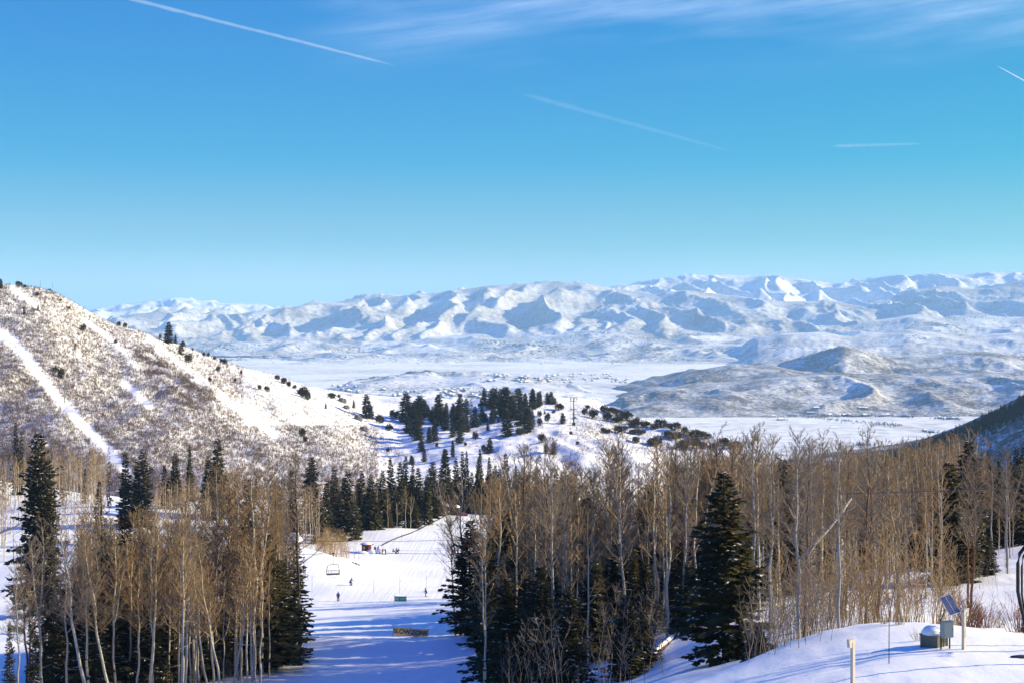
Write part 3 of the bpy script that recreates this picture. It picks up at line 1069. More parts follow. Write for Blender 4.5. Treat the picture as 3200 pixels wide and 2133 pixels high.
conifers([(1470, 1618, 0, 203, 175), (1520, 1700, 0, 190, 150), (1580, 1585, 0, 152, 230), (1640, 1760, 0, 140, 150, 'sparse'), (1837, 1548, 0, 168, 190), (1760, 1690, 0, 178, 150), (1930, 1690, 0, 132, 190), (1985, 1640, 0, 165, 150),
          (2031, 1505, 0, 176, 200), (2012, 1912, 0, 118, 105, 'sparse'), (2120, 1580, 0, 168, 170), (2175, 1552, 0, 152, 210, 'browned'), (2266, 1464, 0, 104, 265), (2372, 1938, 0, 93, 130), (2330, 1590, 0, 140, 150)], 'near', stand='right')
conifers([(2445, 1426, 0, 150, 175), (2967, 1436, 0, 150, 195), (3026, 1370, 0, 166, 170), (2798, 1528, 0, 205, 125), (2700, 1600, 0, 215, 100), (2880, 1560, 0, 200, 110), (3092, 1678, 0, 158, 95, 'sparse'), (2580, 1620, 0, 190, 110), (2990, 1540, 0, 156, 120)], 'near', stand='bank')
conifers([(3064, 1450, 0, 250, 60), (3090, 1412, 0, 262, 80), (3122, 1424, 0, 262, 60), (3154, 1412, 0, 270, 60), (3178, 1396, 0, 285, 75), (3200, 1388, 0, 275, 80), (3240, 1380, 0, 280, 80), (3142, 1470, 0, 255, 70), (3186, 1500, 0, 250, 80), (3216, 1440, 0, 255, 90), (3110, 1450, 0, 232, 90), (3170, 1455, 0, 228, 95), (3200, 1470, 0, 222, 100), (3136, 1500, 0, 226, 85), (3185, 1420, 0, 250, 110), (3080, 1500, 0, 222, 80), (3225, 1405, 0, 240, 110)], 'near', stand='far bank')
conifers([(122, 1348, 0, 278, 150), (146, 1430, 0, 276, 110)], 'full', 'fir_tree', stand='lone')
conifers([(393, 1605, 0, 168, 165, 'browned'), (340, 1720, 0, 172, 140), (154, 1790, 0, 160, 115), (30, 1930, 0, 150, 44, 'sparse'), (102, 1872, 0, 152, 46, 'sparse'), (232, 1760, 0, 170, 150), (478, 1850, 0, 168, 140, 'browned'), (430, 1760, 0, 180, 150), (653, 1815, 0, 178, 120),
          (560, 1800, 0, 185, 110), (775, 1490, 0, 184, 140, 'sparse'), (833, 1660, 0, 176, 190), (878, 1740, 0, 182, 170), (918, 1660, 0, 196, 115, 'sparse'), (720, 1760, 0, 190, 110), (290, 1880, 0, 158, 110), (620, 1900, 0, 170, 110)], 'near', stand='left')
# wood behind the run
conifers([(912, 1464, 0, 415, 55, 'midbrown'), (973, 1424, 0, 440, 85, 'full'), (1020, 1500, 0, 430, 50), (1044, 1455, 0, 440, 50), (1088, 1470, 0, 445, 60), (1130, 1468, 0, 455, 45), (1158, 1480, 0, 450, 60), (1196, 1468, 0, 470, 55), (1220, 1426, 0, 500, 40), (1252, 1440, 0, 500, 50), (1267, 1420, 0, 510, 40),
          (1290, 1480, 0, 510, 50), (1308, 1458, 0, 540, 50), (1352, 1440, 0, 560, 55, 'full'), (1393, 1400, 0, 590, 58), (1378, 1470, 0, 570, 40), (1425, 1430, 0, 600, 40), (1446, 1408, 0, 600, 34), (1458, 1406, 0, 605, 30), (1495, 1430, 0, 600, 40), (1500, 1400, 0, 620, 34), (1528, 1425, 0, 620, 34), (1580, 1412, 0, 640, 44, 'midbrown'),
          (1005, 1560, 0, 415, 60), (1065, 1540, 0, 425, 60), (1110, 1560, 0, 425, 50), (1172, 1560, 0, 450, 55), (1240, 1530, 0, 480, 55), (1280, 1560, 0, 500, 45), (1330, 1520, 0, 590, 45), (1210, 1580, 0, 462, 45), (1145, 1540, 0, 455, 50), (870, 1530, 0, 410, 50), (1365, 1540, 0, 600, 45), (1410, 1520, 0, 620, 45)], 'mid', stand='run wood')
# along the foot of the brush hill
conifers([(50, 1318, 0, 560, 30), (66, 1346, 0, 560, 28), (392, 1408, 0, 430, 62), (449, 1408, 0, 430, 85, 'full'), (428, 1450, 0, 432, 50), (547, 1412, 0, 470, 55), (515, 1450, 0, 470, 36), (592, 1388, 0, 500, 28), (680, 1367, 0, 455, 80), (650, 1420, 0, 460, 55), (310, 1498, 0, 400, 46, 'midbrown'), (266, 1460, 0, 480, 22), (197, 1368, 0, 470, 26, 'dead'), (341, 1390, 0, 450, 22, 'dead'), (8, 1345, 0, 540, 26, 'dead'), (1290, 1425, 0, 640, 22), (800, 1490, 0, 520, 26, 'midbrown')], 'mid', stand='hill foot')

random.seed(21)
conifers([(random.uniform(1020, 1420), random.uniform(1480, 1560), 0, random.uniform(470, 640), random.uniform(34, 56), random.choice(['mid', 'mid', 'mid', 'midbrown'])) for i in range(46)], 'mid', stand='run wood')
conifers([(random.uniform(1420, 1900), random.uniform(1450, 1520), 0, random.uniform(560, 680), random.uniform(30, 46)) for i in range(26)], 'mid', stand='run wood')
conifers([(random.uniform(1500, 2240), random.uniform(1640, 1800), 0, random.uniform(125, 205), random.uniform(80, 130)) for i in range(18)], 'near', stand='right')
conifers([(random.uniform(260, 660), random.uniform(1700, 1860), 0, random.uniform(165, 200), random.uniform(80, 120)) for i in range(8)], 'near', stand='left')
conifers([(200, 1830, 0, 164, 150), (265, 1740, 0, 168, 150), (338, 1830, 0, 163, 140), (400, 1770, 0, 168, 160), (462, 1880, 0, 164, 120), (530, 1850, 0, 168, 140), (612, 1900, 0, 170, 120), (690, 1880, 0, 172, 130)], 'near', stand='left')
conifers([(1590, 1800, 0, 130, 170), (1690, 1760, 0, 126, 170), (1780, 1820, 0, 118, 150), (1860, 1740, 0, 130, 170), (1960, 1850, 0, 116, 140)], 'near', stand='right')
# knoll and hill trees: x, top, base on the slope, width
K_FIR = [(1105, 1247, 1275, 9), (1145, 1228, 1307, 30), (1157, 1260, 1303, 20), (1268, 1226, 1316, 46), (1312, 1235, 1303, 42), (1326, 1246, 1300, 26), (1370, 1229, 1328, 38), (1438, 1226, 1349, 32), (1416, 1257, 1326, 22), (1457, 1242, 1303, 22), (1503, 1241, 1266, 8), (1544, 1210, 1275, 48), (1580, 1205, 1303, 55), (1600, 1230, 1300, 26), (1620, 1210, 1262, 46), (1642, 1226, 1262, 18), (1664, 1211, 1260, 23), (1681, 1222, 1270, 16), (1688, 1219, 1266, 16), (1585, 1278, 1362, 36), (1625, 1255, 1329, 28), (1648, 1270, 1351, 34), (1304, 1300, 1374, 32), (1358, 1306, 1377, 24), (1342, 1330, 1383, 18), (1437, 1316, 1384, 22), (1455, 1290, 1350, 26), (1531, 1364, 1415, 20), (1537, 1275, 1320, 20), (1415, 1320, 1364, 18), (1392, 1300, 1342, 24), (1484, 1268, 1334, 26), (1710, 1224, 1260, 16), (1722, 1222, 1262, 22), (1734, 1240, 1262, 12), (1758, 1287, 1322, 18), (1317, 1369, 1408, 20), (1326, 1400, 1442, 14), (1415, 1372, 1425, 14), (1286, 1420, 1450, 16), (1524, 1320, 1345, 10), (1702, 1279, 1292, 5), (1518, 1290, 1318, 14), (1560, 1266, 1290, 24), (1528, 1250, 1275, 18), (1395, 1256, 1290, 16), (1290, 1255, 1318, 26), (1352, 1268, 1322, 20), (1730, 1376, 1418, 18), (1388, 1398, 1460, 16)]
K_BROWN = [(1472, 1221, 1326, 17, 'dead'), (1308, 1306, 1370, 22, 'farbrown'), (1378, 1262, 1306, 14, 'farbrown')]
K_BUSH = [(1187, 1296, 1322, 22), (1216, 1327, 1344, 20), (1486, 1349, 1372, 19), (1515, 1390, 1416, 20), (1212, 1399, 1411, 10), (1365, 1382, 1396, 9), (1455, 1381, 1392, 9), (1228, 1282, 1305, 22), (1240, 1285, 1306, 16), (1283, 1346, 1360, 12), (1626, 1337, 1358, 26), (1501, 1260, 1274, 16), (1504, 1290, 1306, 22), (1558, 1308, 1320, 9), (1667, 1259, 1279, 22), (1680, 1256, 1274, 18), (1686, 1284, 1300, 15), (1709, 1291, 1317, 16), (1688, 1307, 1329, 14), (1695, 1356, 1381, 21), (1706, 1392, 1416, 18), (1746, 1260, 1281, 22), (1756, 1265, 1280, 12), (1730, 1280, 1291, 9), (1836, 1265, 1276, 12), (1828, 1276, 1295, 16), (1851, 1280, 1306, 26), (1888, 1267, 1285, 18), (1904, 1272, 1290, 24), (1898, 1289, 1312, 22), (1926, 1276, 1298, 18), (1927, 1300, 1320, 28), (1936, 1296, 1314, 18), (1960, 1286, 1312, 30), (1975, 1312, 1334, 24), (1934, 1330, 1350, 27), (1889, 1336, 1350, 14), (1902, 1340, 1354, 14), (1992, 1304, 1325, 18), (2008, 1316, 1334, 22), (1984, 1340, 1354, 24), (2003, 1343, 1356, 16), (2026, 1318, 1328, 9), (2048, 1323, 1340, 20), (2064, 1310, 1333, 28), (2087, 1321, 1336, 18), (2110, 1320, 1344, 24), (1988, 1364, 1382, 20), (2056, 1366, 1390, 34), (2040, 1370, 1390, 22), (2098, 1348, 1366, 40), (2120, 1350, 1366, 30), (2140, 1334, 1356, 18), (2155, 1348, 1362, 14), (2172, 1342, 1362, 24), (2190, 1348, 1364, 26), (2205, 1352, 1368, 20), (2165, 1368, 1388, 30), (2140, 1372, 1396, 22), (2130, 1380, 1404, 26), (2190, 1378, 1400, 24), (2260, 1368, 1392, 24), (2290, 1372, 1395, 30), (2310, 1378, 1398, 22), (2230, 1384, 1404, 20), (2336, 1366, 1410, 12)]
H_TREE = [(527, 1004, 1074, 32), (548, 1045, 1074, 12), (500, 1042, 1058, 18), (565, 1070, 1108, 24, 'farbrown'), (2, 870, 902, 18), (192, 1170, 1180, 9), (234, 1070, 1092, 7), (75, 952, 984, 8), (119, 950, 972, 8, 'farbrown'), (84, 887, 895, 4), (1018, 1256, 1276, 9)]
H_BUSH = [(590, 1106, 1133, 22), (260, 1016, 1036, 18), (175, 1146, 1162, 13), (192, 1152, 1182, 17), (682, 1144, 1160, 14), (656, 1178, 1192, 11), (754, 1156, 1168, 8), (735, 1182, 1194, 10), (572, 1067, 1082, 12), (602, 1087, 1094, 8), (638, 1100, 1112, 11), (652, 1102, 1114, 10), (670, 1114, 1124, 10), (690, 1120, 1132, 12), (704, 1121, 1138, 14), (866, 1172, 1186, 14), (886, 1180, 1198, 24), (902, 1192, 1208, 14), (920, 1202, 1214, 12), (944, 1210, 1240, 26), (962, 1218, 1250, 22), (938, 1216, 1232, 18), (1036, 1228, 1244, 22), (1060, 1232, 1242, 12), (941, 1338, 1364, 20), (952, 1362, 1380, 16), (834, 1206, 1222, 14), (812, 1202, 1216, 14), (378, 1110, 1114, 5), (416, 998, 1022, 22), (391, 1004, 1018, 12), (370, 1000, 1012, 12), (60, 880, 894, 16), (76, 884, 892, 10), (115, 914, 925, 12), (190, 934, 940, 8), (216, 958, 966, 10), (360, 1062, 1072, 10)]
random.seed(33)
for cx, cy_, sx_, sy_, n_ in ((1590, 1285, 45, 14, 12), (1430, 1335, 40, 18, 10), (1300, 1325, 28, 14, 8), (1640, 1300, 22, 16, 5), (1350, 1305, 20, 10, 5)):
    for i in range(n_):
        b_ = cy_ + random.gauss(0, sy_)
        K_FIR.append((cx + random.gauss(0, sx_), b_ - random.uniform(26, 62), b_, random.uniform(16, 26)))
K_FIR = [(a, b, c, d * 1.3) for a, b, c, d in K_FIR]
conifers([(a, b, c, 0, d, *e) for a, b, c, d, *e in K_FIR], 'far', 'fir_tree', 'knoll')
conifers([(a, b, c, 0, d, *e) for a, b, c, d, *e in K_BROWN], 'far', 'fir_tree', 'knoll')
conifers([(a, b, c, 0, d, *e) for a, b, c, d, *e in H_TREE], 'far', 'fir_tree', 'brush hill')
for rows, st in ((K_BUSH, 'knoll'), (H_BUSH, 'brush hill')):
    for px, top, base, wpx in rows:
        loc = at_pixel(px, base)
        if loc is None or loc.y > 1500:
            loc = at_pixel(px, base + 6)
        if loc is None or loc.y > 1500:
            continue
        put_bush(loc - Vector((0, 0, 0.1)), (base - top) / F * loc.y * 1.15, wpx / F * loc.y * (1.35 if px > 1880 else 1.0), stand=st)

# ------------------------------------------------------------------ aspens: the big ones by hand
BIG = [  # x of base, top, distance, form, tone
    (545, 1650, 168, 'crooked', 'pale'), (580, 1560, 170, 'crooked', 'pale'), (604, 1540, 168, 'straight', 'pale'), (680, 1470, 172, 'straight', 'pale'), (705, 1530, 175, 'straight', 'pale'), (720, 1480, 180, 'straight', 'pale'),
    (56, 1770, 150, 'crooked', 'grey'), (92, 1800, 153, 'straight', 'dark'), (96, 1720, 152, 'leaning', 'dark'), (128, 1640, 155, 'forked', 'grey'), (205, 1700, 156, 'crooked', 'grey'), (280, 1620, 160, 'straight', 'grey'), (250, 1660, 165, 'straight', 'pale'), (440, 1600, 170, 'crooked', 'pale'), (320, 1640, 172, 'straight', 'pale'),
    (735, 1480, 172, 'straight', 'pale'), (795, 1440, 170, 'forked', 'pale'), (802, 1470, 174, 'straight', 'pale'), (868, 1510, 186, 'straight', 'dark'), (885, 1530, 188, 'straight', 'pale'), (892, 1505, 190, 'straight', 'grey'), (936, 1412, 190, 'straight', 'dark'), (860, 1500, 196, 'straight', 'grey'),
    (1424, 1560, 206, 'straight', 'grey'), (1442, 1480, 204, 'forked', 'grey'), (1520, 1500, 190, 'leaning', 'pale'), (1634, 1400, 148, 'straight', 'russet'), (1660, 1420, 160, 'crooked', 'pale'), (1672, 1440, 155, 'leaning', 'pale'), (1700, 1500, 150, 'straight', 'pale'), (1735, 1380, 132, 'straight', 'grey'), (1752, 1470, 150, 'straight', 'pale'), (1770, 1480, 136, 'crooked', 'grey'),
    (1878, 1360, 168, 'straight', 'pale'), (1908, 1390, 160, 'straight', 'pale'), (1960, 1370, 150, 'straight', 'russet'), (1950, 1380, 152, 'forked', 'grey'), (1975, 1440, 130, 'leaning', 'grey'), (2070, 1350, 152, 'straight', 'pale'), (2105, 1330, 150, 'crooked', 'russet'), (2133, 1330, 150, 'straight', 'russet'), (2145, 1420, 138, 'crooked', 'grey'), (2165, 1330, 160, 'straight', 'pale'), (2200, 1340, 158, 'straight', 'pale'), (2245, 1322, 150, 'forked', 'russet'), (2310, 1380, 150, 'straight', 'russet'),
    (2350, 1320, 110, 'crooked', 'grey'), (2372, 1322, 125, 'straight', 'pale'), (2410, 1350, 112, 'crooked', 'grey'), (2490, 1330, 88, 'crooked', 'grey'), (2512, 1360, 96, 'straight', 'russet'), (2530, 1380, 118, 'straight', 'grey'), (2570, 1340, 135, 'straight', 'pale'), (2622, 1350, 84, 'crooked', 'grey'), (2640, 1400, 120, 'straight', 'russet'), (2596, 1360, 120, 'forked', 'pale'), (2706, 1322, 112, 'crooked', 'russet'), (2745, 1440, 118, 'straight', 'russet'), (2700, 1420, 130, 'leaning', 'pale'), (2808, 1470, 116, 'crooked', 'grey'), (2840, 1400, 150, 'straight', 'pale'), (2915, 1400, 155, 'forked', 'pale'), (2895, 1500, 132, 'crooked', 'pale'), (3035, 1420, 122, 'straight', 'russet'), (3028, 1440, 124, 'crooked', 'russet'), (2940, 1410, 165, 'straight', 'pale')]
for px, top, Y, form, tone in BIG:
    loc = spot(px, Y)
    top = top + 28 if top < 1365 and px > 1600 else top
    h = (HZ - top) / F * Y - loc.z
    put_aspen(loc, h, form, tone, stand='left' if px < 1000 else ('right' if px < 2440 else 'bank'))

# the rest of each stand, scattered
def scatter(n, px0, px1, Y0, Y1, h0, h1, stand, tones='ppppg', keep=None, forms=(0, 0, 0, 1, 1, 2, 3), mind=1.3, tops=None):
    got, tries = [], 0
    while len(got) < n and tries < n * 30:
        tries += 1
        px = random.uniform(px0, px1)
        Y = math.sqrt(random.uniform(Y0 * Y0, Y1 * Y1))
        x = (px - 1600) / F * Y
        if any(abs(px - a) < 0.36 * c and Y < b for a, b, c in HERO) and random.random() < 0.8:
            continue
        if keep and not keep(px, x, Y):
            continue
        if any((x - a) ** 2 + (Y - b) ** 2 < mind * mind for a, b in got):
            continue
        got.append((x, Y))
        loc = Vector((x, Y, ground_at(x, Y)))
        tone = {'p': 'pale', 'g': 'grey', 'r': 'russet', 'd': 'dark'}[random.choice(tones)]
        h = random.uniform(h0, h1)
        if tops:
            h = min(21, max(8.5, (HZ - random.triangular(*tops)) / F * Y - loc.z))
        put_aspen(loc, h, FORMS[random.choice(forms)], tone, stand=stand)


scatter(8, 250, 720, 150, 160, 15, 20, 'left', tops=(1580, 1720, 1640))
scatter(72, 245, 800, 158, 200, 13, 19, 'left')
scatter(12, 720, 900, 180, 205, 15, 21, 'left')
scatter(58, 1480, 2250, 118, 205, 15, 20.5, 'right', 'ppppgr', tops=(1370, 1560, 1440))
scatter(20, 1640, 2120, 232, 262, 15, 19, 'right', tops=(1480, 1600, 1540))
conifers([(random.uniform(1560, 2150), 1620, 0, random.uniform(214, 236), 150) for i in range(12)], 'near', stand='right')
scatter(5, 3330, 3800, 56, 74, 9, 13, 'bank')
scatter(48, 2200, 2960, 112, 180, 13.5, 18.5, 'bank', 'ppppgr', tops=(1380, 1560, 1430))
scatter(22, 3000, 3300, 160, 215, 11, 15, 'bank', 'ppg')
# ------------------------------------------------------------------ masses nobody could count
def tile(sources, places, rngseed=1):
    """sources: list of (V, F); places: list of (index, loc, scale xy, scale z, rz) -> one vertex and one face array"""
    Vs, Fs, n = [], [], 0
    for i, loc, sx, sz, rz in places:
        V, Fq = sources[i]
        c, s = math.cos(rz), math.sin(rz)
        out = np.empty_like(V)
        out[:, 0] = (V[:, 0] * c - V[:, 1] * s) * sx + loc[0]
        out[:, 1] = (V[:, 0] * s + V[:, 1] * c) * sx + loc[1]
        out[:, 2] = V[:, 2] * sz + loc[2]
        Vs.append(out)
        Fs.append(Fq + n)
        n += len(V)
    return np.concatenate(Vs), np.concatenate(Fs)


FAR_A = []
for k in range(4):
    tr, cr = aspen_variant(700 + k, 18.0, FORMS[k % 3], lod=1)
    FAR_A.append(((np.concatenate(tr.V), np.concatenate(tr.F)), (np.concatenate(cr.V), np.concatenate(cr.F))))


def far_aspens(name, n, region, h0, h1):
    """region(px, Y) -> keep; one object of two materials (bark, twigs)"""
    places, tries = [], 0
    while len(places) < n and tries < n * 40:
        tries += 1
        q = region()
        if q is None:
            continue
        px, Y = q
        if any(abs(px - a) < 0.42 * c and Y < b for a, b, c in HERO) and random.random() < 0.9:
            continue
        x = (px - 1600) / F * Y
        z = ground_at(x, Y)
        h = random.uniform(h0, h1) / 18.0
        places.append((random.randrange(4), (x, Y, z), h * random.uniform(0.85, 1.1), h, random.uniform(0, 6.28)))
    V1, F1 = tile([a for a, b in FAR_A], places)
    V2, F2 = tile([b for a, b in FAR_A], places)
    me = mesh_np(name, np.concatenate([V1, V2]), np.concatenate([F1, F2 + len(V1)]))
    me.materials.append(M_pale)
    me.materials.append(M_twig)
    mi = np.zeros(len(me.polygons), dtype=np.int32)
    mi[len(F1):] = 1
    me.polygons.foreach_set('material_index', mi)
    o = link(name, me)
    tag(o, kind='stuff')
    return o


far_aspens('aspen_wood', 150, lambda: (random.uniform(-60, 330), random.uniform(360, 560)), 14, 19)
far_aspens('aspen_wood', 130, lambda: (random.uniform(480, 1000), random.uniform(372, 440)), 12, 17)
far_aspens('aspen_wood', 26, lambda: (random.uniform(1000, 1300), random.uniform(440, 520)), 9, 14)
far_aspens('aspen_wood', 520, lambda: (random.uniform(2080, 3060), random.uniform(215, 330)), 15, 20)
far_aspens('aspen_wood', 90, lambda: (random.uniform(2960, 3330), random.uniform(196, 220)), 5, 9)
far_aspens('aspen_wood', 70, lambda: (random.uniform(1560, 2150), random.uniform(420, 600)), 12, 17)

far_aspens('aspen_wood', 150, lambda: (random.uniform(250, 860), random.uniform(164, 205)), 13, 18)
far_aspens('aspen_wood', 170, lambda: (random.uniform(1500, 2300), random.uniform(125, 205)), 13, 18)
far_aspens('aspen_wood', 110, lambda: (random.uniform(2300, 2960), random.uniform(118, 190)), 11, 16)


# scrub oak on the brush hill and the knoll
BL = []
for k in range(6):
    g = np.random.default_rng(800 + k)
    tw = []
    n_ = 8
    for i in range(n_):
        a, r = g.uniform(0, 6.28), g.uniform(0, 0.5)
        b = np.array([r * math.cos(a), r * math.sin(a), -0.2])
        d = np.array([math.cos(a) * 0.35, math.sin(a) * 0.35, 1.0]) + g.normal(0, 0.16, 3)
        t = b + d * g.uniform(0.55, 1.1)
        s_ = np.array([-math.sin(a + 0.7), math.cos(a + 0.7), 0]) * g.uniform(0.033, 0.06)
        tw.append(np.stack([b - s_, b + s_, t + s_ * 0.3, t - s_ * 0.3]))
    V = np.concatenate(tw)
    BL.append((V, np.arange(len(V)).reshape(-1, 4)))


def trail_mask(px, py):
    """bare strips cut through the brush, as seen on the slope: 0 on a strip, 1 in the brush"""
    m = 1.0
    for poly, w0, w1 in (([(-40, 1010), (60, 1090), (160, 1220), (250, 1320), (330, 1400), (400, 1480)], 27, 24), ([(40, 905), (90, 940), (120, 960)], 16, 9), ([(270, 1005), (330, 1050), (400, 1110), (430, 1150)], 10, 14), ([(470, 1060), (520, 1110), (580, 1160), (680, 1230), (800, 1310), (860, 1360)], 20, 22), ([(390, 1195), (430, 1235), (470, 1270)], 16, 20), ([(180, 895), (230, 935), (290, 985)], 10, 6)):
        for (x0, y0), (x1, y1) in zip(poly, poly[1:]):
            t = min(1, max(0, ((px - x0) * (x1 - x0) + (py - y0) * (y1 - y0)) / ((x1 - x0) ** 2 + (y1 - y0) ** 2)))
            d = math.hypot(px - x0 - t * (x1 - x0), py - y0 - t * (y1 - y0))
            w_ = w0 + (w1 - w0) * (x0 - poly[0][0]) / (poly[-1][0] - poly[0][0] + 1e-6)
            m = min(m, min(1.0, max(0.0, (d - w_ * 0.45) / (w_ * 0.5))))
    return m


def band_boost(px, py):
    b = 0.0
    for x, y, rx, ry in ((500, 1150, 50, 40), (550, 1195, 62, 42), (610, 1240, 66, 40), (450, 1105, 36, 34), (1900, 1350, 130, 60)):
        b = max(b, math.exp(-((px - x) / rx) ** 2 - ((py - y) / ry) ** 2))
    return b


places, cand = [], []
rs = np.random.default_rng(5)
hillbv = _trees[1]
for px, py in zip(rs.uniform(-40, 2330, 260000).tolist(), rs.uniform(885, 1560, 260000).tolist()):
    h = hillbv.ray_cast(Vector((0, 0, 0)), Vector(((px - 1600) / F, 1, (HZ - py) / F)).normalized(), 1400)
    if h[0] is not None:
        cand.append((px, py, *h[0]))
ca = np.array(cand)
su, sv = ca[:, 0] * 0.77 + ca[:, 1] * 0.64, ca[:, 1] * 0.77 - ca[:, 0] * 0.64
NZ = 0.55 * fbm(su / 300.0, sv / 46.0, 67, 3) + 0.8 * fbm(ca[:, 2] / 22.0, ca[:, 3] / 22.0, 61, 3) + 0.5 * fbm(ca[:, 2] / 6.0, ca[:, 3] / 6.0, 63, 2)
for (px, py, x, y, z), nz in zip(cand, NZ):
    if len(places) >= 130000:
        break
    if px > 1250 and py < 1420:
        base = 0.04 if px < 1780 else 0.36
    elif px > 1180:
        base = 0.12
    elif px > 760 and py < 1330:
        base = 0.18
    else:
        base = 0.68
    if 1060 < px < 1330 and base < 0.64:      # brush thins out gradually towards the knoll
        k_ = (px - 1060) / 270
        base = (0.63 if py >= 1330 else 0.18) * (1 - k_) ** 1.5 + base * k_
    dens = (base + 0.26 * nz) * trail_mask(px, py)
    bb = band_boost(px, py) * min(1.0, max(0.25, 0.85 + 0.8 * nz))
    dens = max(dens, 0.95 * bb)
    if rs.random() > dens:
        continue
    hh = rs.uniform(1.0, 2.4) * (0.8 if px > 1180 else 1.0)
    bb = bb if px < 1200 else 0.0
    for q in range(1 + (bb > 0.4) + (bb > 0.75)):
        jx, jy = (rs.normal(0, 1.2, 2) if q else (0.0, 0.0))
        zz_ = z if not q else z - 0.2 + 0.25 * jy - 0.2 * jx
        places.append((int(rs.integers(6)), (x + jx, y + jy, zz_), hh * rs.uniform(0.5, 0.8), hh * (1 + 0.25 * bb), rs.uniform(0, 6.28)))
V, Fq = tile(BL, places)
me = mesh_np('scrub', V, Fq)
me.materials.append(M_scrub)
tag(link('scrub', me), kind='stuff')

# dark firs along the shaded hill's skyline and patches on its face
CONE = []
for k in range(3):
    g = np.random.default_rng(840 + k)
    tr, (V, Fq), sn = conifer_variant(860 + k, 17, 0.34, lod=2)
    CONE.append((V, Fq))
places = []
for i in range(1300):
    if i < 1000:
        px = random.uniform(2760, 3330)
        edge = float(np.interp(px, [2750, 2850, 2960, 3040, 3100, 3160, 3200, 3330], [1430, 1407, 1368, 1333, 1302, 1272, 1249, 1180]))
        py = edge + abs(random.gauss(0, 1)) * 22 + 2
    else:
        px, py = random.uniform(2900, 3300), random.uniform(1330, 1560)
        if vn(np.array([px / 50.0]), np.array([py / 18.0]), 5)[0] < 0.15:
            continue
    loc = at_pixel(px, py)
    if loc is None or loc.y > 2600 or loc.y < 800:
        continue
    h = random.uniform(6, 13) / 17 * (1.0 if i < 1000 else 0.5)
    places.append((random.randrange(3), tuple(loc), h * (1.25 if i < 1000 else 1.6), h, random.uniform(0, 6.28)))
V, Fq = tile(CONE, places)
me = mesh_np('hillside_forest', V, Fq)
me.materials.append(M_needle)
tag(link('hillside_forest', me), kind='stuff')

# young shoots in front of the right-hand stand, and along the run wood
SAP = []
for k in range(5):
    g = np.random.default_rng(880 + k)
    tw = Twigs()
    zz = np.linspace(0, 1, 5)
    p = np.stack([0.05 * np.sin(zz * 5 + k), 0.05 * np.cos(zz * 4 + k), zz * 1.04 - 0.04], 1) + np.array([0.12, 0.05, 0]) * (zz ** 2)[:, None] * g.normal(0, 0.8)
    tw.add(p, 0.0040 * (1.15 - zz))
    for i in range(12):
        t = g.uniform(0.3, 0.98)
        b = np.array([np.interp(t, zz, p[:, c]) for c in range(3)])
        d = unit(np.array([g.normal(), g.normal(), 1.1]))
        l_ = 0.22 * (1.1 - t) + 0.05
        tw.add([b, b + d * l_ * 0.6, b + d * l_ + np.array([0, 0, 0.03])], [0.0028, 0.0022, 0.0014])
    SAP.append((np.concatenate(tw.V), np.concatenate(tw.F)))


def shoots(name, n, region, h0, h1, mat, thick=1.0):
    places = []
    for i in range(n):
        px, Y = region()
        x = (px - 1600) / F * Y
        h = random.uniform(h0, h1)
        places.append((random.randrange(5), (x, Y, ground_at(x, Y)), h * random.uniform(0.8, 1.3) * thick, h, random.uniform(0, 6.28)))
    V, Fq = tile(SAP, places)
    me = mesh_np(name, V, Fq)
    me.materials.append(mat)
    tag(link(name, me), kind='stuff')


shoots('undergrowth', 300, lambda: (random.uniform(2420, 2990), random.uniform(86, 116)), 3.5, 7.5, M_twig)
shoots('undergrowth', 110, lambda: (random.uniform(2330, 2620), random.uniform(76, 100)), 2.0, 5.0, M_twig_grey)
shoots('undergrowth', 170, lambda: (random.uniform(1560, 2080), random.uniform(104, 150)), 2.5, 7.0, M_twig_grey)
shoots('undergrowth', 60, lambda: (random.uniform(3000, 3260), random.uniform(120, 165)), 1.0, 3.5, M_twig_grey)
shoots('undergrowth', 230, lambda: (random.gauss(1030, 32), random.gauss(345, 14)), 2.5, 7.0, M_twig, 1.3)
shoots('undergrowth', 90, lambda: (random.uniform(700, 960), random.uniform(172, 190)), 1.0, 3.0, M_twig_grey)
shoots('undergrowth', 130, lambda: (random.uniform(250, 820), random.uniform(158, 190)), 1.5, 5.0, M_twig_grey)

# sprigs of dry weed poking from the knoll, and red dogwood by the right-hand post
for px, Y, hh, k, nm in ((3030, 84, 2.0, 2, 'r'), (3052, 82, 1.7, 2, 'r'), (3078, 83, 1.5, 2, 'r'), (3188, 80, 2.2, 2, 'r'), (3010, 86, 2.2, 0, 'o'), (3120, 84, 1.1, 1, 'o'), (2868, 72.5, 0.7, 1, 'o'), (2812, 79, 1.0, 1, 'o'), (2760, 80, 0.8, 0, 'o')):
    loc = spot(px, Y)
    o = link('dogwood_shrub' if nm == 'r' else 'dry_shrub', BRUSH[k], loc=loc)
    o.scale = (hh * 1.3, hh * 1.3, hh)
    o.rotation_euler = (0, 0, random.uniform(0, 6))
    note(o, loc, hh, o.name.split('.')[0], stand='knoll edge')
# ------------------------------------------------------------------ people
M_skin = plain('skin', (0.45, 0.27, 0.19), 0.6, 0.3, var=0.1)
CLOTH = {}


def cloth(c):
    if c not in CLOTH:
        CLOTH[c] = plain('ski_cloth_%d' % len(CLOTH), c, 0.75, 0.2, var=0.2, scale=6)
    return CLOTH[c]


NAVY, BLUE, RED, BLACK, TEAL, MINT, YELLOW, ORANGE, GREYC, WHITE = (0.012, 0.03, 0.11), (0.012, 0.07, 0.30), (0.42, 0.012, 0.02), (0.012, 0.012, 0.015), (0.05, 0.22, 0.26), (0.20, 0.45, 0.40), (0.70, 0.42, 0.02), (0.65, 0.18, 0.02), (0.10, 0.11, 0.12), (0.75, 0.75, 0.75)


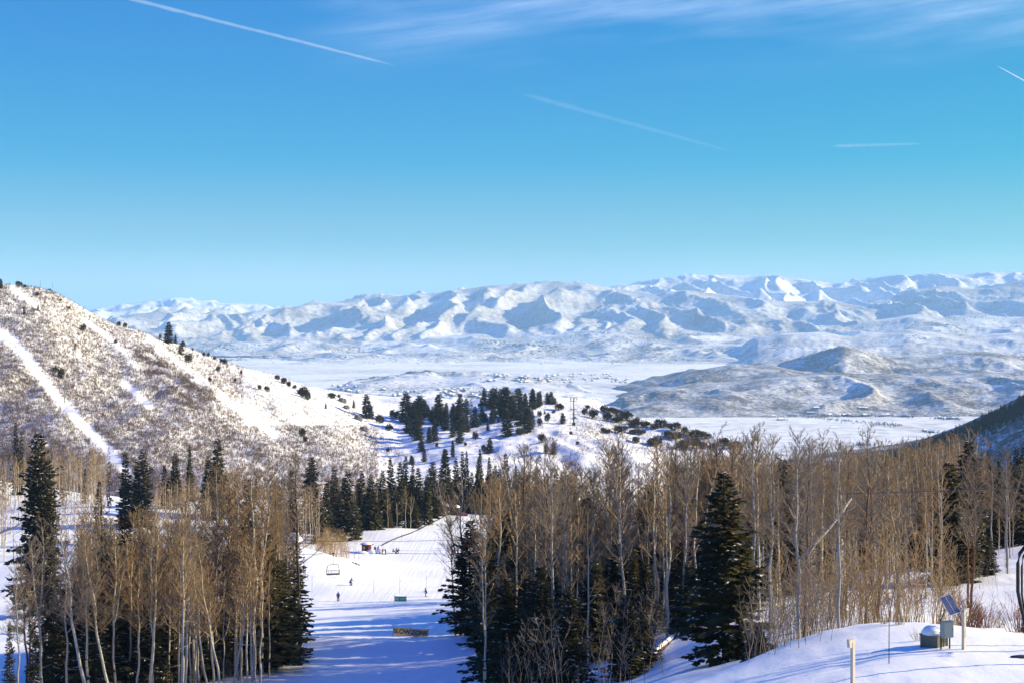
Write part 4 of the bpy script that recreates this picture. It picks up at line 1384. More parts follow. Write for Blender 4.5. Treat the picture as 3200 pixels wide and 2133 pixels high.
def skinned(name, verts, edges, radii, mat, parent=None, sub=1):
    me = bpy.data.meshes.new(name)
    me.from_pydata(verts, edges, [])
    me.materials.append(mat)
    o = link(name, me, parent)
    o.modifiers.new('skin', 'SKIN')
    layer = me.skin_vertices[0] if me.skin_vertices else None
    if layer is None:
        bpy.context.view_layer.objects.active = o
        layer = me.skin_vertices.new()
    for i, r in enumerate(radii):
        layer.data[i].radius = (r, r) if not hasattr(r, '__len__') else r
        layer.data[i].use_root = (i == 0)
    s = o.modifiers.new('smooth', 'SUBSURF')
    s.levels = s.render_levels = sub
    return o


def person(loc, rz, label, jacket, legs, hat, pose='stand', h=1.75, skis=None, pole=True, board=False, group=None, snow_gear=True):
    """one figure facing local -Y, feet at the origin"""
    k = h / 1.75
    crouch = {'stand': 0.0, 'ski': 0.10, 'crouch': 0.22, 'sit': 0.48}[pose]
    lean = {'stand': 0.02, 'ski': 0.12, 'crouch': 0.26, 'sit': 0.05}[pose]
    hip = Vector((0, 0.05 + crouch * 0.3, 0.93 - crouch))
    chest = hip + Vector((0, -lean, 0.43))
    neck = hip + Vector((0, -lean * 1.3, 0.58))
    head = neck + Vector((0, -0.03, 0.10))
    crown_ = neck + Vector((0, -0.02, 0.22))
    J = {}
    spread = 0.12 if pose in ('stand', 'ski') else 0.22
    V, E, Rd = [], [], []

    def a(p, r, to=None):
        V.append(tuple(Vector(p) * k))
        Rd.append(r * k)
        if to is not None:
            E.append((to, len(V) - 1))
        return len(V) - 1

    ih = a(hip, 0.145)
    ic = a(chest, 0.15, ih)
    ineck = a(neck, 0.06, ic)
    ihead = a(head, 0.085, ineck)
    icr = a(crown_, 0.075, ihead)
    a(head + Vector((0, -0.11, -0.01)), 0.018, ihead)     # nose
    for s in (-1, 1):
        hp = hip + Vector((s * 0.10, 0, -0.06))
        kn = Vector((s * spread, -0.05 - crouch * 0.75, 0.50 - crouch * 0.35))
        an = Vector((s * spread, 0.04, 0.09))
        if pose == 'sit':
            kn, an = Vector((s * 0.14, -0.35, 0.50)), Vector((s * 0.14, -0.75, 0.12))
        i1 = a(hp, 0.095, ih)
        i2 = a(kn, 0.066, i1)
        i3 = a(an, 0.050, i2)
        a(an + Vector((0, -0.16, -0.04)), 0.042, i3)
        J['hip', s], J['knee', s], J['ankle', s] = hp, kn, an
        sh = chest + Vector((s * 0.19, 0, 0.06))
        out = 0.10 if pose == 'stand' else 0.16
        el = sh + Vector((s * out, 0.02 - (0.12 if pose != 'stand' else 0), -0.27))
        wr = el + Vector((s * 0.02, -0.20 if pose != 'stand' else -0.07, -0.14 if pose != 'stand' else -0.24))
        i1 = a(sh, 0.058, ic)
        i2 = a(el, 0.043, i1)
        i3 = a(wr, 0.030, i2)
        pm = wr + (wr - el).normalized() * 0.07
        ip = a(pm, 0.034, i3)
        J['sh', s], J['el', s], J['wr', s], J['palm', s] = sh, el, wr, pm
        d = (wr - el).normalized()
        side = d.cross(Vector((s, 0, 0))).normalized()
        for f_, (o_, ln) in enumerate(((-0.028, 0.07), (-0.010, 0.085), (0.010, 0.08), (0.028, 0.06))):
            b = pm + side * o_ + d * 0.03
            i4 = a(b, 0.009, ip)
            i5 = a(b + d * ln * 0.5 - Vector((s * 0.012, 0, 0)), 0.0085, i4)
            a(b + d * ln * 0.75 - Vector((s * 0.035, 0, 0)), 0.008, i5)
        i4 = a(pm + side * -0.04 - d * 0.03, 0.010, ip)
        a(pm + side * -0.07 + d * 0.015, 0.009, i4)
    body = skinned('person', V, E, Rd, M_skin)
    tag(body, label, 'person', group)
    body.location = loc
    body.rotation_euler = (0, 0, rz)
    # jacket
    V, E, Rd = [], [], []
    ih = a(hip + Vector((0, 0, -0.08)), 0.185)
    ic = a(chest, 0.19, ih)
    a(neck + Vector((0, 0, -0.02)), 0.085, ic)
    for s in (-1, 1):
        i1 = a(J['sh', s], 0.085, ic)
        i2 = a(J['el', s], 0.068, i1)
        a(J['wr', s], 0.052, i2)
    skinned('jacket', V, E, Rd, cloth(jacket), body)
    V, E, Rd = [], [], []
    ih = a(hip + Vector((0, 0, -0.02)), 0.165)
    for s in (-1, 1):
        i1 = a(J['hip', s], 0.112, ih)
        i2 = a(J['knee', s], 0.088, i1)
        a(J['ankle', s], 0.075, i2)
    skinned('trousers', V, E, Rd, cloth(legs), body)
    mb = MB()
    c = (head + Vector((0, 0.012, 0.065))) * k
    mb.blob(c, (0.118 * k, 0.135 * k, 0.12 * k), 14, 8)
    mb.build('helmet', cloth(hat), body, True)
    mb = MB()
    mb.box(tuple((head + Vector((0, -0.105, 0.03))) * k), (0.15 * k, 0.05 * k, 0.07 * k))
    mb.build('goggles', cloth(BLACK), body)
    for s in (-1, 1):
        mb = MB()
        an = J['ankle', s] * k
        mb.box((an.x, an.y - 0.03, 0.11), (0.11, 0.17, 0.22), taper=0.85)
        mb.box((an.x, an.y - 0.10, 0.05), (0.10, 0.26, 0.09), taper=0.8)
        mb.build('boot', cloth(BLACK), body)
        if skis and not board:
            mb = MB()
            x = an.x
            mb.box((x, -0.05, 0.012), (0.09, 1.35, 0.02))
            mb.tube([(x, -0.72, 0.014), (x, -0.84, 0.03), (x, -0.93, 0.10)], [0.045, 0.045, 0.02], 6)
            mb.build('ski', cloth(skis), body)
        if pole and not board:
            p = J['palm', s] * k
            MB().tube([tuple(p + Vector((0, 0, 0.05))), (p.x + s * 0.10, p.y + (0.45 if pose in ('ski', 'crouch') else 0.05), 0.02)], 0.011, 5).build('ski_pole', cloth(GREYC), body)
    if board:
        mb = MB()
        mb.box((0, -0.03, 0.014), (1.3, 0.26, 0.02))
        mb.blob((0.65, -0.03, 0.03), (0.16, 0.13, 0.02), 10, 6)
        mb.blob((-0.65, -0.03, 0.03), (0.16, 0.13, 0.02), 10, 6)
        mb.build('snowboard', cloth(skis), body)
    return body


def stand_at(px, py, Y=None):
    p = at_pixel(px, py) if Y is None else spot(px, Y)
    return p


person(stand_at(1057, 1877), R(170), 'person in blue jacket and black trousers skiing, lower of the two beside the snow mound', BLUE, BLACK, BLUE, 'stand', 1.72, YELLOW)
person(stand_at(1096, 1828), R(60), 'person crouching on a snowboard in blue suit, above the green banner, near the mound', BLUE, NAVY, NAVY, 'crouch', 1.75, YELLOW, board=True)
person(stand_at(1331, 1863), R(-80), 'person in blue with orange helmet gliding past the green banner', NAVY, BLUE, ORANGE, 'ski', 1.75, YELLOW)
GP = 'people gathered beside the red lift shack'
person(stand_at(1157, 1722), R(30), 'person all in black close against the red lift shack', BLACK, BLACK, BLACK, 'stand', 1.8, None, False, group=GP)
person(stand_at(1172, 1725), R(-20), 'person in dark blue between the red shack and the red jacketed skier', NAVY, BLUE, NAVY, 'stand', 1.8, None, False, group=GP)
person(stand_at(1182, 1723), R(10), 'person in teal and grey beside the red shack', TEAL, GREYC, TEAL, 'stand', 1.7, None, False, group=GP)
person(stand_at(1196, 1731), R(0), 'person in red jacket and grey trousers near the lift shack', RED, GREYC, RED, 'stand', 1.75, GREYC, group=GP)
person(stand_at(1204, 1731), R(-40), 'person in bright blue jacket leaning on poles near the lift shack', BLUE, NAVY, GREYC, 'ski', 1.75, GREYC, group=GP)
person(stand_at(1239, 1728), R(20), 'person in mint green jacket standing furthest from the lift shack', MINT, BLACK, RED, 'stand', 1.6, GREYC, group=GP)
person(stand_at(1244, 1728), R(90), 'person in dark clothes bent over beside the mint green skier', NAVY, BLACK, BLACK, 'crouch', 1.7, GREYC, False, group=GP)
person(stand_at(1230, 1726), R(60), 'person sitting on the snow in grey near the lift shack', GREYC, BLACK, BLACK, 'sit', 1.7, None, False, group=GP)
person(stand_at(1417, 1733), R(-20), 'person in red jacket and black trousers by the purple netting', RED, BLACK, RED, 'stand', 1.6, BLACK, False)
person(stand_at(1431, 1732), R(40), 'tall person in blue and navy beside the purple netting', NAVY, BLUE, BLACK, 'stand', 1.85, BLACK, False)
person(spot(108, 246), R(80), 'person in red jacket seen behind the green and yellow banners among the trees', RED, (0.25, 0.02, 0.03), BLACK, 'ski', 1.8, BLACK)

# ------------------------------------------------------------------ banners
M_yellow = plain('yellow_banner_cloth', (0.82, 0.60, 0.24), 0.8, 0.1, var=0.12)
M_green = plain('green_banner_cloth', (0.035, 0.36, 0.24), 0.8, 0.1, var=0.12)
M_navy = plain('navy_print', (0.015, 0.03, 0.10), 0.8, 0.1, var=0.05)
M_white = plain('white_print', (0.78, 0.78, 0.76), 0.8, 0.1, var=0.05)
M_bamboo = plain('dark_pole', (0.035, 0.028, 0.025), 0.7, 0.2)
M_redcloth = plain('red_cloth', (0.55, 0.015, 0.02), 0.8, 0.1)
M_purple = plain('purple_netting_cord', (0.16, 0.13, 0.30), 0.8, 0.1)
M_steel = plain('galvanised_steel', (0.20, 0.21, 0.22), 0.5, 0.5, 0.6)
M_black = plain('black_metal', (0.018, 0.018, 0.02), 0.5, 0.4, 0.3)
M_wood = plain('weathered_wood', (0.11, 0.055, 0.035), 0.85, 0.1, var=0.5, scale=5)
M_hutred = plain('red_brown_boards', (0.14, 0.028, 0.018), 0.85, 0.1, var=0.4, scale=4)
M_snow = plain('roof_snow', (0.87, 0.87, 0.88), 0.65, 0.2, var=0.03)
M_cable = plain('steel_cable', (0.04, 0.04, 0.045), 0.5, 0.4, 0.5)
M_cream = plain('cream_painted_pipe', (0.66, 0.57, 0.45), 0.55, 0.3, var=0.12)


def lettering(text, size, mat, parent, loc, rot=(R(90), 0, 0), name='lettering', sx=1.0):
    cu = bpy.data.curves.new(name, 'FONT')
    cu.body = text
    cu.size = size
    cu.align_x = 'CENTER'
    cu.align_y = 'CENTER'
    cu.extrude = 0.004
    cu.offset = 0.017 * size
    cu.materials.append(mat)
    o = link(name, cu, parent, loc)
    o.rotation_euler = rot
    o.scale = (sx, 1, 1)
    bpy.context.view_layer.update()
    me = bpy.data.meshes.new_from_object(o.evaluated_get(bpy.context.evaluated_depsgraph_get()))
    q = link(name, me, parent, loc)
    q.rotation_euler = rot
    q.scale = (sx, 1, 1)
    bpy.data.objects.remove(o)
    return q


def sheet(name, w_, h_, mat, parent, loc, sag=0.05, seed=0):
    """cloth stretched between poles: thin slab with a slight belly"""
    n_ = 14
    vs, fs = [], []
    for j in range(5):
        for i in range(n_ + 1):
            u_, v_ = i / n_, j / 4
            y = sag * math.sin(math.pi * u_) * (0.6 + 0.4 * math.sin(3 * v_ + seed)) + 0.012 * math.sin(11 * u_ + seed + 2 * v_)
            z = v_ * h_ - (0.04 * h_ * math.sin(math.pi * u_) if j in (0, 4) else 0)
            vs.append((u_ * w_ - w_ / 2, y, z))
    m = (n_ + 1)
    for j in range(4):
        for i in range(n_):
            fs.append((j * m + i, j * m + i + 1, (j + 1) * m + i + 1, (j + 1) * m + i))
    me = bpy.data.meshes.new(name)
    me.from_pydata(vs, [], fs)
    me.materials.append(mat)
    o = link(name, me, parent, loc)
    md = o.modifiers.new('thick', 'SOLIDIFY')
    md.thickness = 0.012
    return o


def banner(label, loc, rz, tilt, panels, height, lift, pole_h):
    """panels: (width, cloth, text, text material)"""
    r = thing('banner', label, 'banner', loc, rz)
    r.rotation_euler = (R(-4), tilt, rz)
    tot = sum(p[0] for p in panels)
    x = -tot / 2
    for i, (w_, mat, txt, tm) in enumerate(panels):
        MB().tube([(x, 0.03, -0.4), (x, 0.03, pole_h)], 0.035, 6).build('pole', M_bamboo, r)
        c = sheet('cloth', w_ - 0.1, height, mat, r, (x + w_ / 2, 0, lift), 0.0, i)
        if txt:
            lettering(txt, height * 0.80, tm, c, (0, -0.045, height * 0.47), sx=(w_ * 0.90) / (height * 0.80 * 0.66 * len(txt)))
        x += w_
    MB().tube([(x, 0.03, -0.4), (x, 0.03, pole_h)], 0.035, 6).build('pole', M_bamboo, r)
    return r


b = banner('long yellow slow zone banner of two panels standing in shadow across the run', spot(1282, 206), 0, R(4.5), [(2.55, M_yellow, 'SLOW', M_navy), (2.55, M_yellow, 'ZONE', M_navy)], 1.12, 0.12, 1.36)
g_ = banner('small green banner with round white emblem standing in the sunlit run', at_pixel(1251, 1880), 0, R(1.5), [(2.15, M_green, None, None)], 0.92, 0.14, 1.2)
cl_ = [c for c in g_.children if c.name.startswith('cloth')][0]
mb = MB()
mb.tube([(-0.62, -0.030, 0.46), (-0.62, -0.044, 0.46)], [0.30, 0.30], 24)
em = mb.build('emblem', M_white, cl_)
mb = MB()
mb.tube([(-0.62, -0.046, 0.46), (-0.62, -0.052, 0.46)], [0.235, 0.235], 24)
mb.build('emblem_ring', M_green, em)
mb = MB()
for x0, z0 in ((-0.74, 0.42), (-0.62, 0.53), (-0.50, 0.42)):
    mb.box((x0, -0.058, z0), (0.10, 0.008, 0.12))
mb.box((-0.62, -0.058, 0.34), (0.26, 0.008, 0.05))
mb.build('emblem_figure', M_white, em)
mb = MB()
xr = random.Random(4)
for z0, x0, x1 in ((0.54, -0.20, 0.92), (0.36, -0.02, 0.60)):
    x = x0
    while x < x1:
        w_ = xr.uniform(0.05, 0.09)
        mb.box((x + w_ / 2, -0.040, z0), (w_, 0.008, 0.10))
        x += w_ + 0.035
mb.build('faint_lettering', M_white, cl_)
b2 = banner('yellow slow zone banner half hidden by thin trunks on the left slope', spot(49, 240), R(-26), R(3.0), [(1.9, M_yellow, 'SLOW', M_navy), (1.9, M_yellow, 'ZONE', M_navy)], 1.2, 0.15, 1.45)
b3 = banner('plain green banner beside the yellow banner behind thin trunks', spot(97, 239), R(-26), R(3.0), [(1.4, M_green, None, None)], 1.2, 0.12, 1.4)
b4 = banner('orange yellow banner glimpsed behind spruce boughs right of the green one', spot(139, 238), R(-26), R(3.0), [(1.6, plain('orange_cloth', (0.65, 0.30, 0.02), 0.8, 0.1), None, None)], 1.2, 0.12, 1.4)

# thin marker poles across the run
for px, Y, hh in ((975, 268, 3.2), (1168, 268, 3.2), (1249, 268, 3.3), (1332, 268, 3.4), (1402, 268, 3.0), (1121, 330, 3.0)):
    o = MB().tube([(0, 0, -0.3), (0.02, 0, hh)], [0.028, 0.02], 5).build('marker_pole', M_bamboo)
    o.location = spot(px, Y)
    tag(o, 'thin dark bamboo marker pole, one of the row across the run', 'pole', 'bamboo marker poles across the run')
MARK = [o for o in COL.objects if o.name.startswith('marker_pole')]
for o, lb in zip(MARK, ('thin bamboo pole at the foot of the snow mound', 'thin bamboo pole below the lift shack, left of three close ones', 'thin bamboo pole straight above the green banner', 'thin bamboo pole above the orange helmeted skier', 'thin bamboo pole nearest the right-hand trees of the run', 'thin pole rising by the dark rocks at the mound edge')):
    o['label'] = lb

# ------------------------------------------------------------------ lift shack and upper lift station
def shack():
    r = thing('lift_shack', 'small red brown lift shack with snowy roof beside the gathered people', 'shack', at_pixel(1145, 1724), R(-18))
    w_ = MB().box((0, 0, 0.9), (2.0, 1.8, 2.4)).build('wall', M_hutred, r)
    MB().box((0.55, -0.93, 0.8), (0.6, 0.06, 1.8)).build('door', M_wood, r)
    MB().box((0.1, 0, 2.22), (2.9, 2.7, 0.14), Matrix.Rotation(R(7), 3, 'Y').to_3x3()).build('roof', M_wood, r)
    mb = MB()
    mb.blob((0.1, 0, 2.28), (1.5, 1.4, 0.5), 16, 6, half=True)
    mb.build('roof_snow', M_snow, r, True)
    n_ = MB()
    n_.box((-0.60, -0.915, 1.35), (0.09, 0.02, 0.75), Matrix.Rotation(R(8), 3, 'Y').to_3x3())
    n_.box((-0.38, -0.93, 1.35), (0.10, 0.02, 0.80), Matrix.Rotation(R(-24), 3, 'Y').to_3x3())
    n_.box((-0.16, -0.915, 1.35), (0.09, 0.02, 0.75), Matrix.Rotation(R(8), 3, 'Y').to_3x3())
    n_.build('painted_mark', M_white, r)


shack()
mb = MB()
mb.blob((0, 0, 0), (1.6, 1.0, 1.15), 14, 8, 0.15, True, 3)
mb.blob((2.3, 0.4, 0), (1.3, 1.0, 1.5), 14, 8, 0.15, True, 4)
mb.blob((-2.4, -1.2, 0), (1.9, 1.1, 0.9), 14, 8, 0.2, True, 5)
o = mb.build('snow_bank', M_snow, None, True)
o.location = at_pixel(1160, 1727) + Vector((0, 0.6, -0.2))
tag(o, 'lumpy bank of shovelled snow round the lift shack', 'snow bank')


def station():
    base = spot(1372, 556)
    r = thing('lift_station', 'upper lift station under a domed snow roof where the run tops out', 'lift station', base + Vector((0, 0, 0.2)), 0)
    mb = MB()
    for x in (-4.6, -3.4, -1.4, 0.6):
        mb = MB()
        mb.box((x, 0, 1.1), (0.26, 0.26, 3.2))
        mb.build('post', M_wood, r)
    MB().box((-2.0, 0, 2.6), (6.6, 4.2, 0.24)).build('deck', M_wood, r)
    bm_ = MB()
    bm_.blob((-1.0, 0, 2.72), (5.2, 3.2, 2.0), 24, 8, 0.04, True, 2)
    bm_.blob((4.2, 0.6, 2.5), (4.0, 2.6, 1.2), 20, 8, 0.04, True, 6)
    bm_.build('roof_snow', M_snow, r, True)
    MB().box((2.6, -1.8, 1.35), (2.3, 2.0, 2.6)).build('booth', M_hutred, r)
    bo = [c for c in r.children if c.name.startswith('booth')][0]
    MB().box((2.6, -1.8, 2.72), (2.7, 2.4, 0.12)).build('booth_roof', M_wood, bo)
    MB().box((2.9, -2.82, 1.7), (0.8, 0.05, 0.8)).build('booth_window', M_black, bo)
    MB().tube([(1.8, -2.4, 3.4), (1.8, -2.4, 5.2)], [0.34, 0.34], 10).build('red_drum', M_redcloth, r)
    MB().box((-4.6, 0.5, 4.6), (2.6, 0.8, 0.6), Matrix.Rotation(R(-18), 3, 'Y').to_3x3()).build('bullwheel_cover', M_redcloth, r)
    MB().box((6.4, 0, 1.2), (3.6, 3.0, 1.6)).build('engine_room', M_steel, r)


station()
mb = MB()
mb.blob((0, 0, 0), (11, 7, 4.2), 22, 10, 0.06, True, 8)
o = mb.build('snow_bank', M_snow, None, True)
o.location = spot(1345, 552) + Vector((0, 2, -2.6))
tag(o, 'broad shaded snow bank below the upper lift station', 'snow bank')

# dark rope fence climbing the left edge of the run
r = thing('rope_fence', 'dark low rope fence climbing the left edge of the run to the station', 'fence')
line = [at_pixel(x, y) for x, y in ((1196, 1703), (1225, 1688), (1255, 1676), (1285, 1666), (1310, 1655), (1335, 1641), (1358, 1630), (1378, 1620), (1394, 1611))]
MB().tube([p + Vector((0, 0, 0.25)) for p in line], 0.16, 6).build('padded_rope', M_black, r)
for p in line[::2]:
    MB().tube([p + Vector((0, 0, -0.2)), p + Vector((0, 0, 0.9))], 0.05, 5).build('post', M_bamboo, r)

# red fencing and purple netting on the right of the run
def net_fence(label, loc, w_, h_, mat, rz=0.0, cells=10, cat='netting', solid=False):
    r = thing('safety_net', label, cat, loc, rz)
    mb = MB()
    if solid:
        mb.box((0, 0, h_ / 2), (w_, 0.03, h_))
    else:
        for i in range(cells + 1):
            mb.tube([(-w_ / 2 + w_ * i / cells, 0, 0), (-w_ / 2 + w_ * min(cells, i + 2) / cells, 0, h_)], 0.025, 4)
            mb.tube([(-w_ / 2 + w_ * i / cells, 0, 0), (-w_ / 2 + w_ * max(0, i - 2) / cells, 0, h_)], 0.025, 4)
        for z in (0, h_):
            mb.tube([(-w_ / 2, 0, z), (w_ / 2, 0, z)], 0.03, 4)
    mb.build('mesh_net' if not solid else 'cloth', mat, r)
    for x in (-w_ / 2, 0, w_ / 2):
        MB().tube([(x, 0.04, -0.4), (x, 0.04, h_ + 0.3)], 0.035, 5).build('post', M_bamboo, r)


net_fence('purple safety netting strung beside the run behind the two bare trunks', at_pixel(1418, 1712), 3.6, 2.2, M_purple, 0, 14)
net_fence('bright red crash pad fence high on the run beside the lift station', spot(1426, 552), 2.0, 1.5, M_redcloth, 0, solid=True, cat='fence')
net_fence('red fence strip running on toward the trees from the lift station', spot(1448, 550), 3.4, 0.9, M_redcloth, R(-10), solid=True, cat='fence')
net_fence('red padded banner just right of the two bare trunks', spot(1449, 402), 1.8, 1.5, M_redcloth, R(20), solid=True, cat='fence')
net_fence('red netting running back behind the spruces right of the run', spot(1474, 410), 2.8, 1.3, M_redcloth, R(30), solid=True, cat='fence')
net_fence('small red pad at the foot of the purple netting', spot(1446, 392), 0.9, 0.7, M_redcloth, R(10), solid=True, cat='fence')
net_fence('orange red netting at the run edge under the dark spruces', spot(1512, 175), 1.2, 3.0, M_redcloth, R(80), 6)

# cabin behind the left stand
r = thing('cabin', 'low cabin with thick roof snow behind bare trunks at the mound top', 'cabin', spot(872, 372) + Vector((0, 0, -0.3)), R(-14))
MB().box((0, 0, 1.5), (9.0, 5.0, 3.4)).build('wall', M_hutred, r)
for x in (-2.8, 0, 2.6):
    f_ = MB().box((x, -2.53, 1.7), (1.1, 0.08, 1.2)).build('window', M_steel, r)
    MB().box((x, -2.58, 1.7), (0.9, 0.04, 1.0)).build('pane', M_black, f_)
mb = MB()
mb.v = [(-5.2, -3.2, 3.1), (5.2, -3.2, 3.1), (5.2, 0, 5.0), (-5.2, 0, 5.0), (5.2, 3.2, 3.1), (-5.2, 3.2, 3.1)]
mb.f = [(0, 1, 2, 3), (3, 2, 4, 5), (0, 3, 5), (1, 4, 2), (0, 5, 4, 1)]
mb.build('roof', M_wood, r)
mb = MB()
mb.v = [(-5.4, -3.4, 3.22), (5.4, -3.4, 3.22), (5.4, 0, 5.65), (-5.4, 0, 5.65), (5.4, 3.4, 3.22), (-5.4, 3.4, 3.22)]
mb.f = [(0, 1, 2, 3), (3, 2, 4, 5), (0, 3, 5), (1, 4, 2), (0, 5, 4, 1)]
mb.build('roof_snow', M_snow, r)
r = thing('lift_cabinet', 'pale square lift motor house above the cabin roof behind bare trunks', 'lift station', spot(872, 392), R(-8))
MB().box((0, 0, 3.2), (3.4, 2.5, 6.0)).build('wall', M_steel, r)
mb = MB()
mb.blob((0, 0, 6.2), (2.2, 1.8, 0.7), 14, 6, half=True)
mb.build('roof_snow', M_snow, r, True)
MB().box((0.6, -1.28, 4.4), (1.2, 0.06, 1.0)).build('window', M_black, r)

# rocks at the mound's edge
for i, (px, Y, s_) in enumerate(((1103, 318, 0.28), (1112, 316, 0.36), (1121, 314, 0.26))):
    mb = MB()
    mb.blob((0, 0, 0.1), (s_, s_ * 0.8, s_ * 0.9), 9, 6, 0.35, seed=20 + i)
    o = mb.build('rock', M_wood)
    o.location = spot(px, Y)
    tag(o, ('highest dark rock showing through snow at the mound edge', 'largest dark rock in the middle of three at the mound edge', 'lowest dark rock at the mound edge beside the thin pole')[i], 'rock', 'dark rocks at the mound edge')
# outcrops on the saddle of the brush hill
for i, (px, py, s_) in enumerate(((1068, 1255, 5.0), (1082, 1275, 4.0), (1118, 1310, 5.0), (1136, 1345, 4.5))):
    p = at_pixel(px, py)
    mb = MB()
    mb.blob((0, 0, 0), (s_ * 0.75, s_ * 0.6, s_ * 0.7), 9, 7, 0.4, seed=40 + i)
    o = mb.build('rock', plain('grey_rock_%d' % i, (0.22, 0.19, 0.18), 0.9, 0.1, var=0.6, scale=0.6))
    o.location = p
    o.rotation_euler = (0.3, 0.2 * i, i)
    tag(o, ('grey outcrop on the skyline saddle, topmost of the rocks', 'grey outcrop just under the topmost rock of the saddle', 'grey ledge left of the lone leaning fir on the saddle', 'lowest grey ledge of the saddle, below the lone fir')[i], 'rock', 'rock outcrops on the saddle')

# ------------------------------------------------------------------ chairlift across the run
def chair_parts(r, wide=2.3, hang=4.0, bowed=False):
    """cable grip at the origin; local X along the seat"""
    MB().box((0, 0, -0.05), (0.5, 0.2, 0.2)).build('grip', M_black, r)
    h_ = MB().tube([(0, 0, 0), (0, 0.02, -hang * 0.45), (0, 0.02, -hang * 0.50)], 0.055, 7).build('hanger', M_black, r)
    z1, z2 = -hang * 0.50, -hang
    fr = MB()
    w2 = wide / 2
    fr.tube([(-w2, 0.35, z2 + 0.30), (-w2, 0.42, z2 + 0.9), (-w2 * 0.8, 0.1, z1 - 0.12), (-w2 * 0.7, 0.02, z1), (w2 * 0.7, 0.02, z1), (w2 * 0.8, 0.1, z1 - 0.12), (w2, 0.42, z2 + 0.9), (w2, 0.35, z2 + 0.30)], 0.055, 7)
    if bowed:
        fr = MB()
        half = [(0.25, z1 + 0.12), (0.72, z1), (0.93, z1 - 0.20), (1.0, z1 - 0.5), (1.0, z1 - 1.35), (0.90, z1 - 1.75), (0.70, z2 - 0.05), (0.55, z2 - 0.25)]
        fr.tube([(-a_ * w2, 0.05, b_) for a_, b_ in half[::-1]] + [(a_ * w2, 0.05, b_) for a_, b_ in half], 0.055, 8)
        fr.tube([(-a_ * (w2 - 0.17), 0.10, b_ - 0.1) for a_, b_ in half[::-1]] + [(a_ * (w2 - 0.17), 0.10, b_ - 0.1) for a_, b_ in half], 0.032, 8)
    fr.build('frame', M_black, r)
    MB().box((0, 0.02, z2 + (0.30 if not bowed else -0.22)), (wide * (1 if not bowed else 0.7), 0.55, 0.12)).build('seat', M_black, r)
    zb_, wb_ = (z2, w2) if not bowed else (z2 - 0.5, w2 * 0.62)
    bk = MB()
    for i in range(9):
        x = -wb_ + 2 * wb_ * (i + 0.5) / 9
        bk.box((x, 0.37, zb_ + 0.68), (0.06, 0.04, 0.60))
    bk.box((0, 0.37, zb_ + 0.98), (2 * wb_, 0.05, 0.07))
    bk.box((0, 0.37, zb_ + 0.40), (2 * wb_, 0.05, 0.07))
    bk.build('backrest', M_steel, r)
    br = MB()
    br.tube([(-wb_ * 0.9, 0.3, zb_ + 0.85), (-wb_ * 0.9, -0.45, zb_ + 0.55), (wb_ * 0.9, -0.45, zb_ + 0.55), (wb_ * 0.9, 0.3, zb_ + 0.85)], 0.03, 6)
    br.tube([(-wb_ * 0.5, -0.45, zb_ + 0.55), (-wb_ * 0.5, -0.55, zb_ - 0.15), (wb_ * 0.5, -0.55, zb_ - 0.15), (wb_ * 0.5, -0.45, zb_ + 0.55)], 0.025, 6)
    br.build('safety_bar', M_black, r)


for (px, py, Y, rz, lb) in ((1041, 1727, 262, R(14), 'empty black lift chair hanging over the snow mound edge'), (950, 1739, 268, R(70), 'lift chair half hidden by a dark trunk, nearer the left trees')):
    r = thing('lift_chair', lb, 'lift chair', P(px, py, Y), rz, 'lift chairs over the run')
    chair_parts(r, 2.4, 4.2)
r = thing('lift_chair', 'close dark lift chair cut off by the frame edge above the right bank', 'lift chair', P(3263, 1465, 43.5), R(14), 'lift chairs over the run')
chair_parts(r, 1.75, 4.7, True)


def cable(label, a, b, sag, rad, n_=40):
    pts_ = [a.lerp(b, t / n_) - Vector((0, 0, sag * 4 * (t / n_) * (1 - t / n_))) for t in range(n_ + 1)]
    o = MB().tube(pts_, rad, 5).build('lift_cable', M_cable)
    tag(o, label, 'cable')


cable('upper of the two lift cables crossing the run, above the shack', P(560, 1672, 300), P(1720, 1672, 280), 1.2, 0.035)
cable('lower lift cable crossing the run, carrying the two chairs', P(560, 1745, 272), P(1720, 1738, 256), -0.8, 0.035)
cable('thin rope line strung across the run above the chairs cable', at_pixel(1240, 1729) + Vector((0, 0, 1.1)), at_pixel(1436, 1724) + Vector((0, 0, 1.0)), 0.4, 0.025)
cable('near pair of cables at the frame edge, the one holding the close chair', P(3263, 1464, 43.5) + Vector((14, -30, 4)), P(3263, 1464, 43.5) + Vector((3, 40, -6)), 0.0, 0.02)

# tower on the brush hill
p = at_pixel(201, 1258)
r = thing('lift_tower', 'slim steel lift tower on the bare strip of the left brush hill', 'lift tower', p, R(30))
hh = (1258 - 1203) / F * p.y
MB().tube([(0, 0, -0.5), (0, 0, hh)], [0.32, 0.22], 8).build('mast', M_steel, r)
MB().box((0, 0, hh), (4.6, 0.3, 0.3)).build('crossarm', M_steel, r)
for s in (-1, 1):
    MB().box((s * 2.1, 0, hh - 0.3), (0.3, 2.4, 0.3)).build('sheave', M_black, r)
for i, (px, py0, py1) in enumerate(((504, 1025, 1066), (678, 1066, 1118), (126, 872, 896), (165, 884, 906))):
    p = at_pixel(px, py1 + 1) or P(px, py1, 950)
    o = MB().tube([(0, 0, -1), (0, 0, (py1 - py0) / F * p.y)], [0.16, 0.10], 6).build('mast_pole', M_steel)
    o.location = p
    tag(o, ('thin pole beside the big fir on the hill shoulder', 'tall thin pole on the falling ridge right of the big fir', 'thin mast on the hill top left of the blue hut', 'thin mast with small dishes right of the blue hut')[i], 'pole')
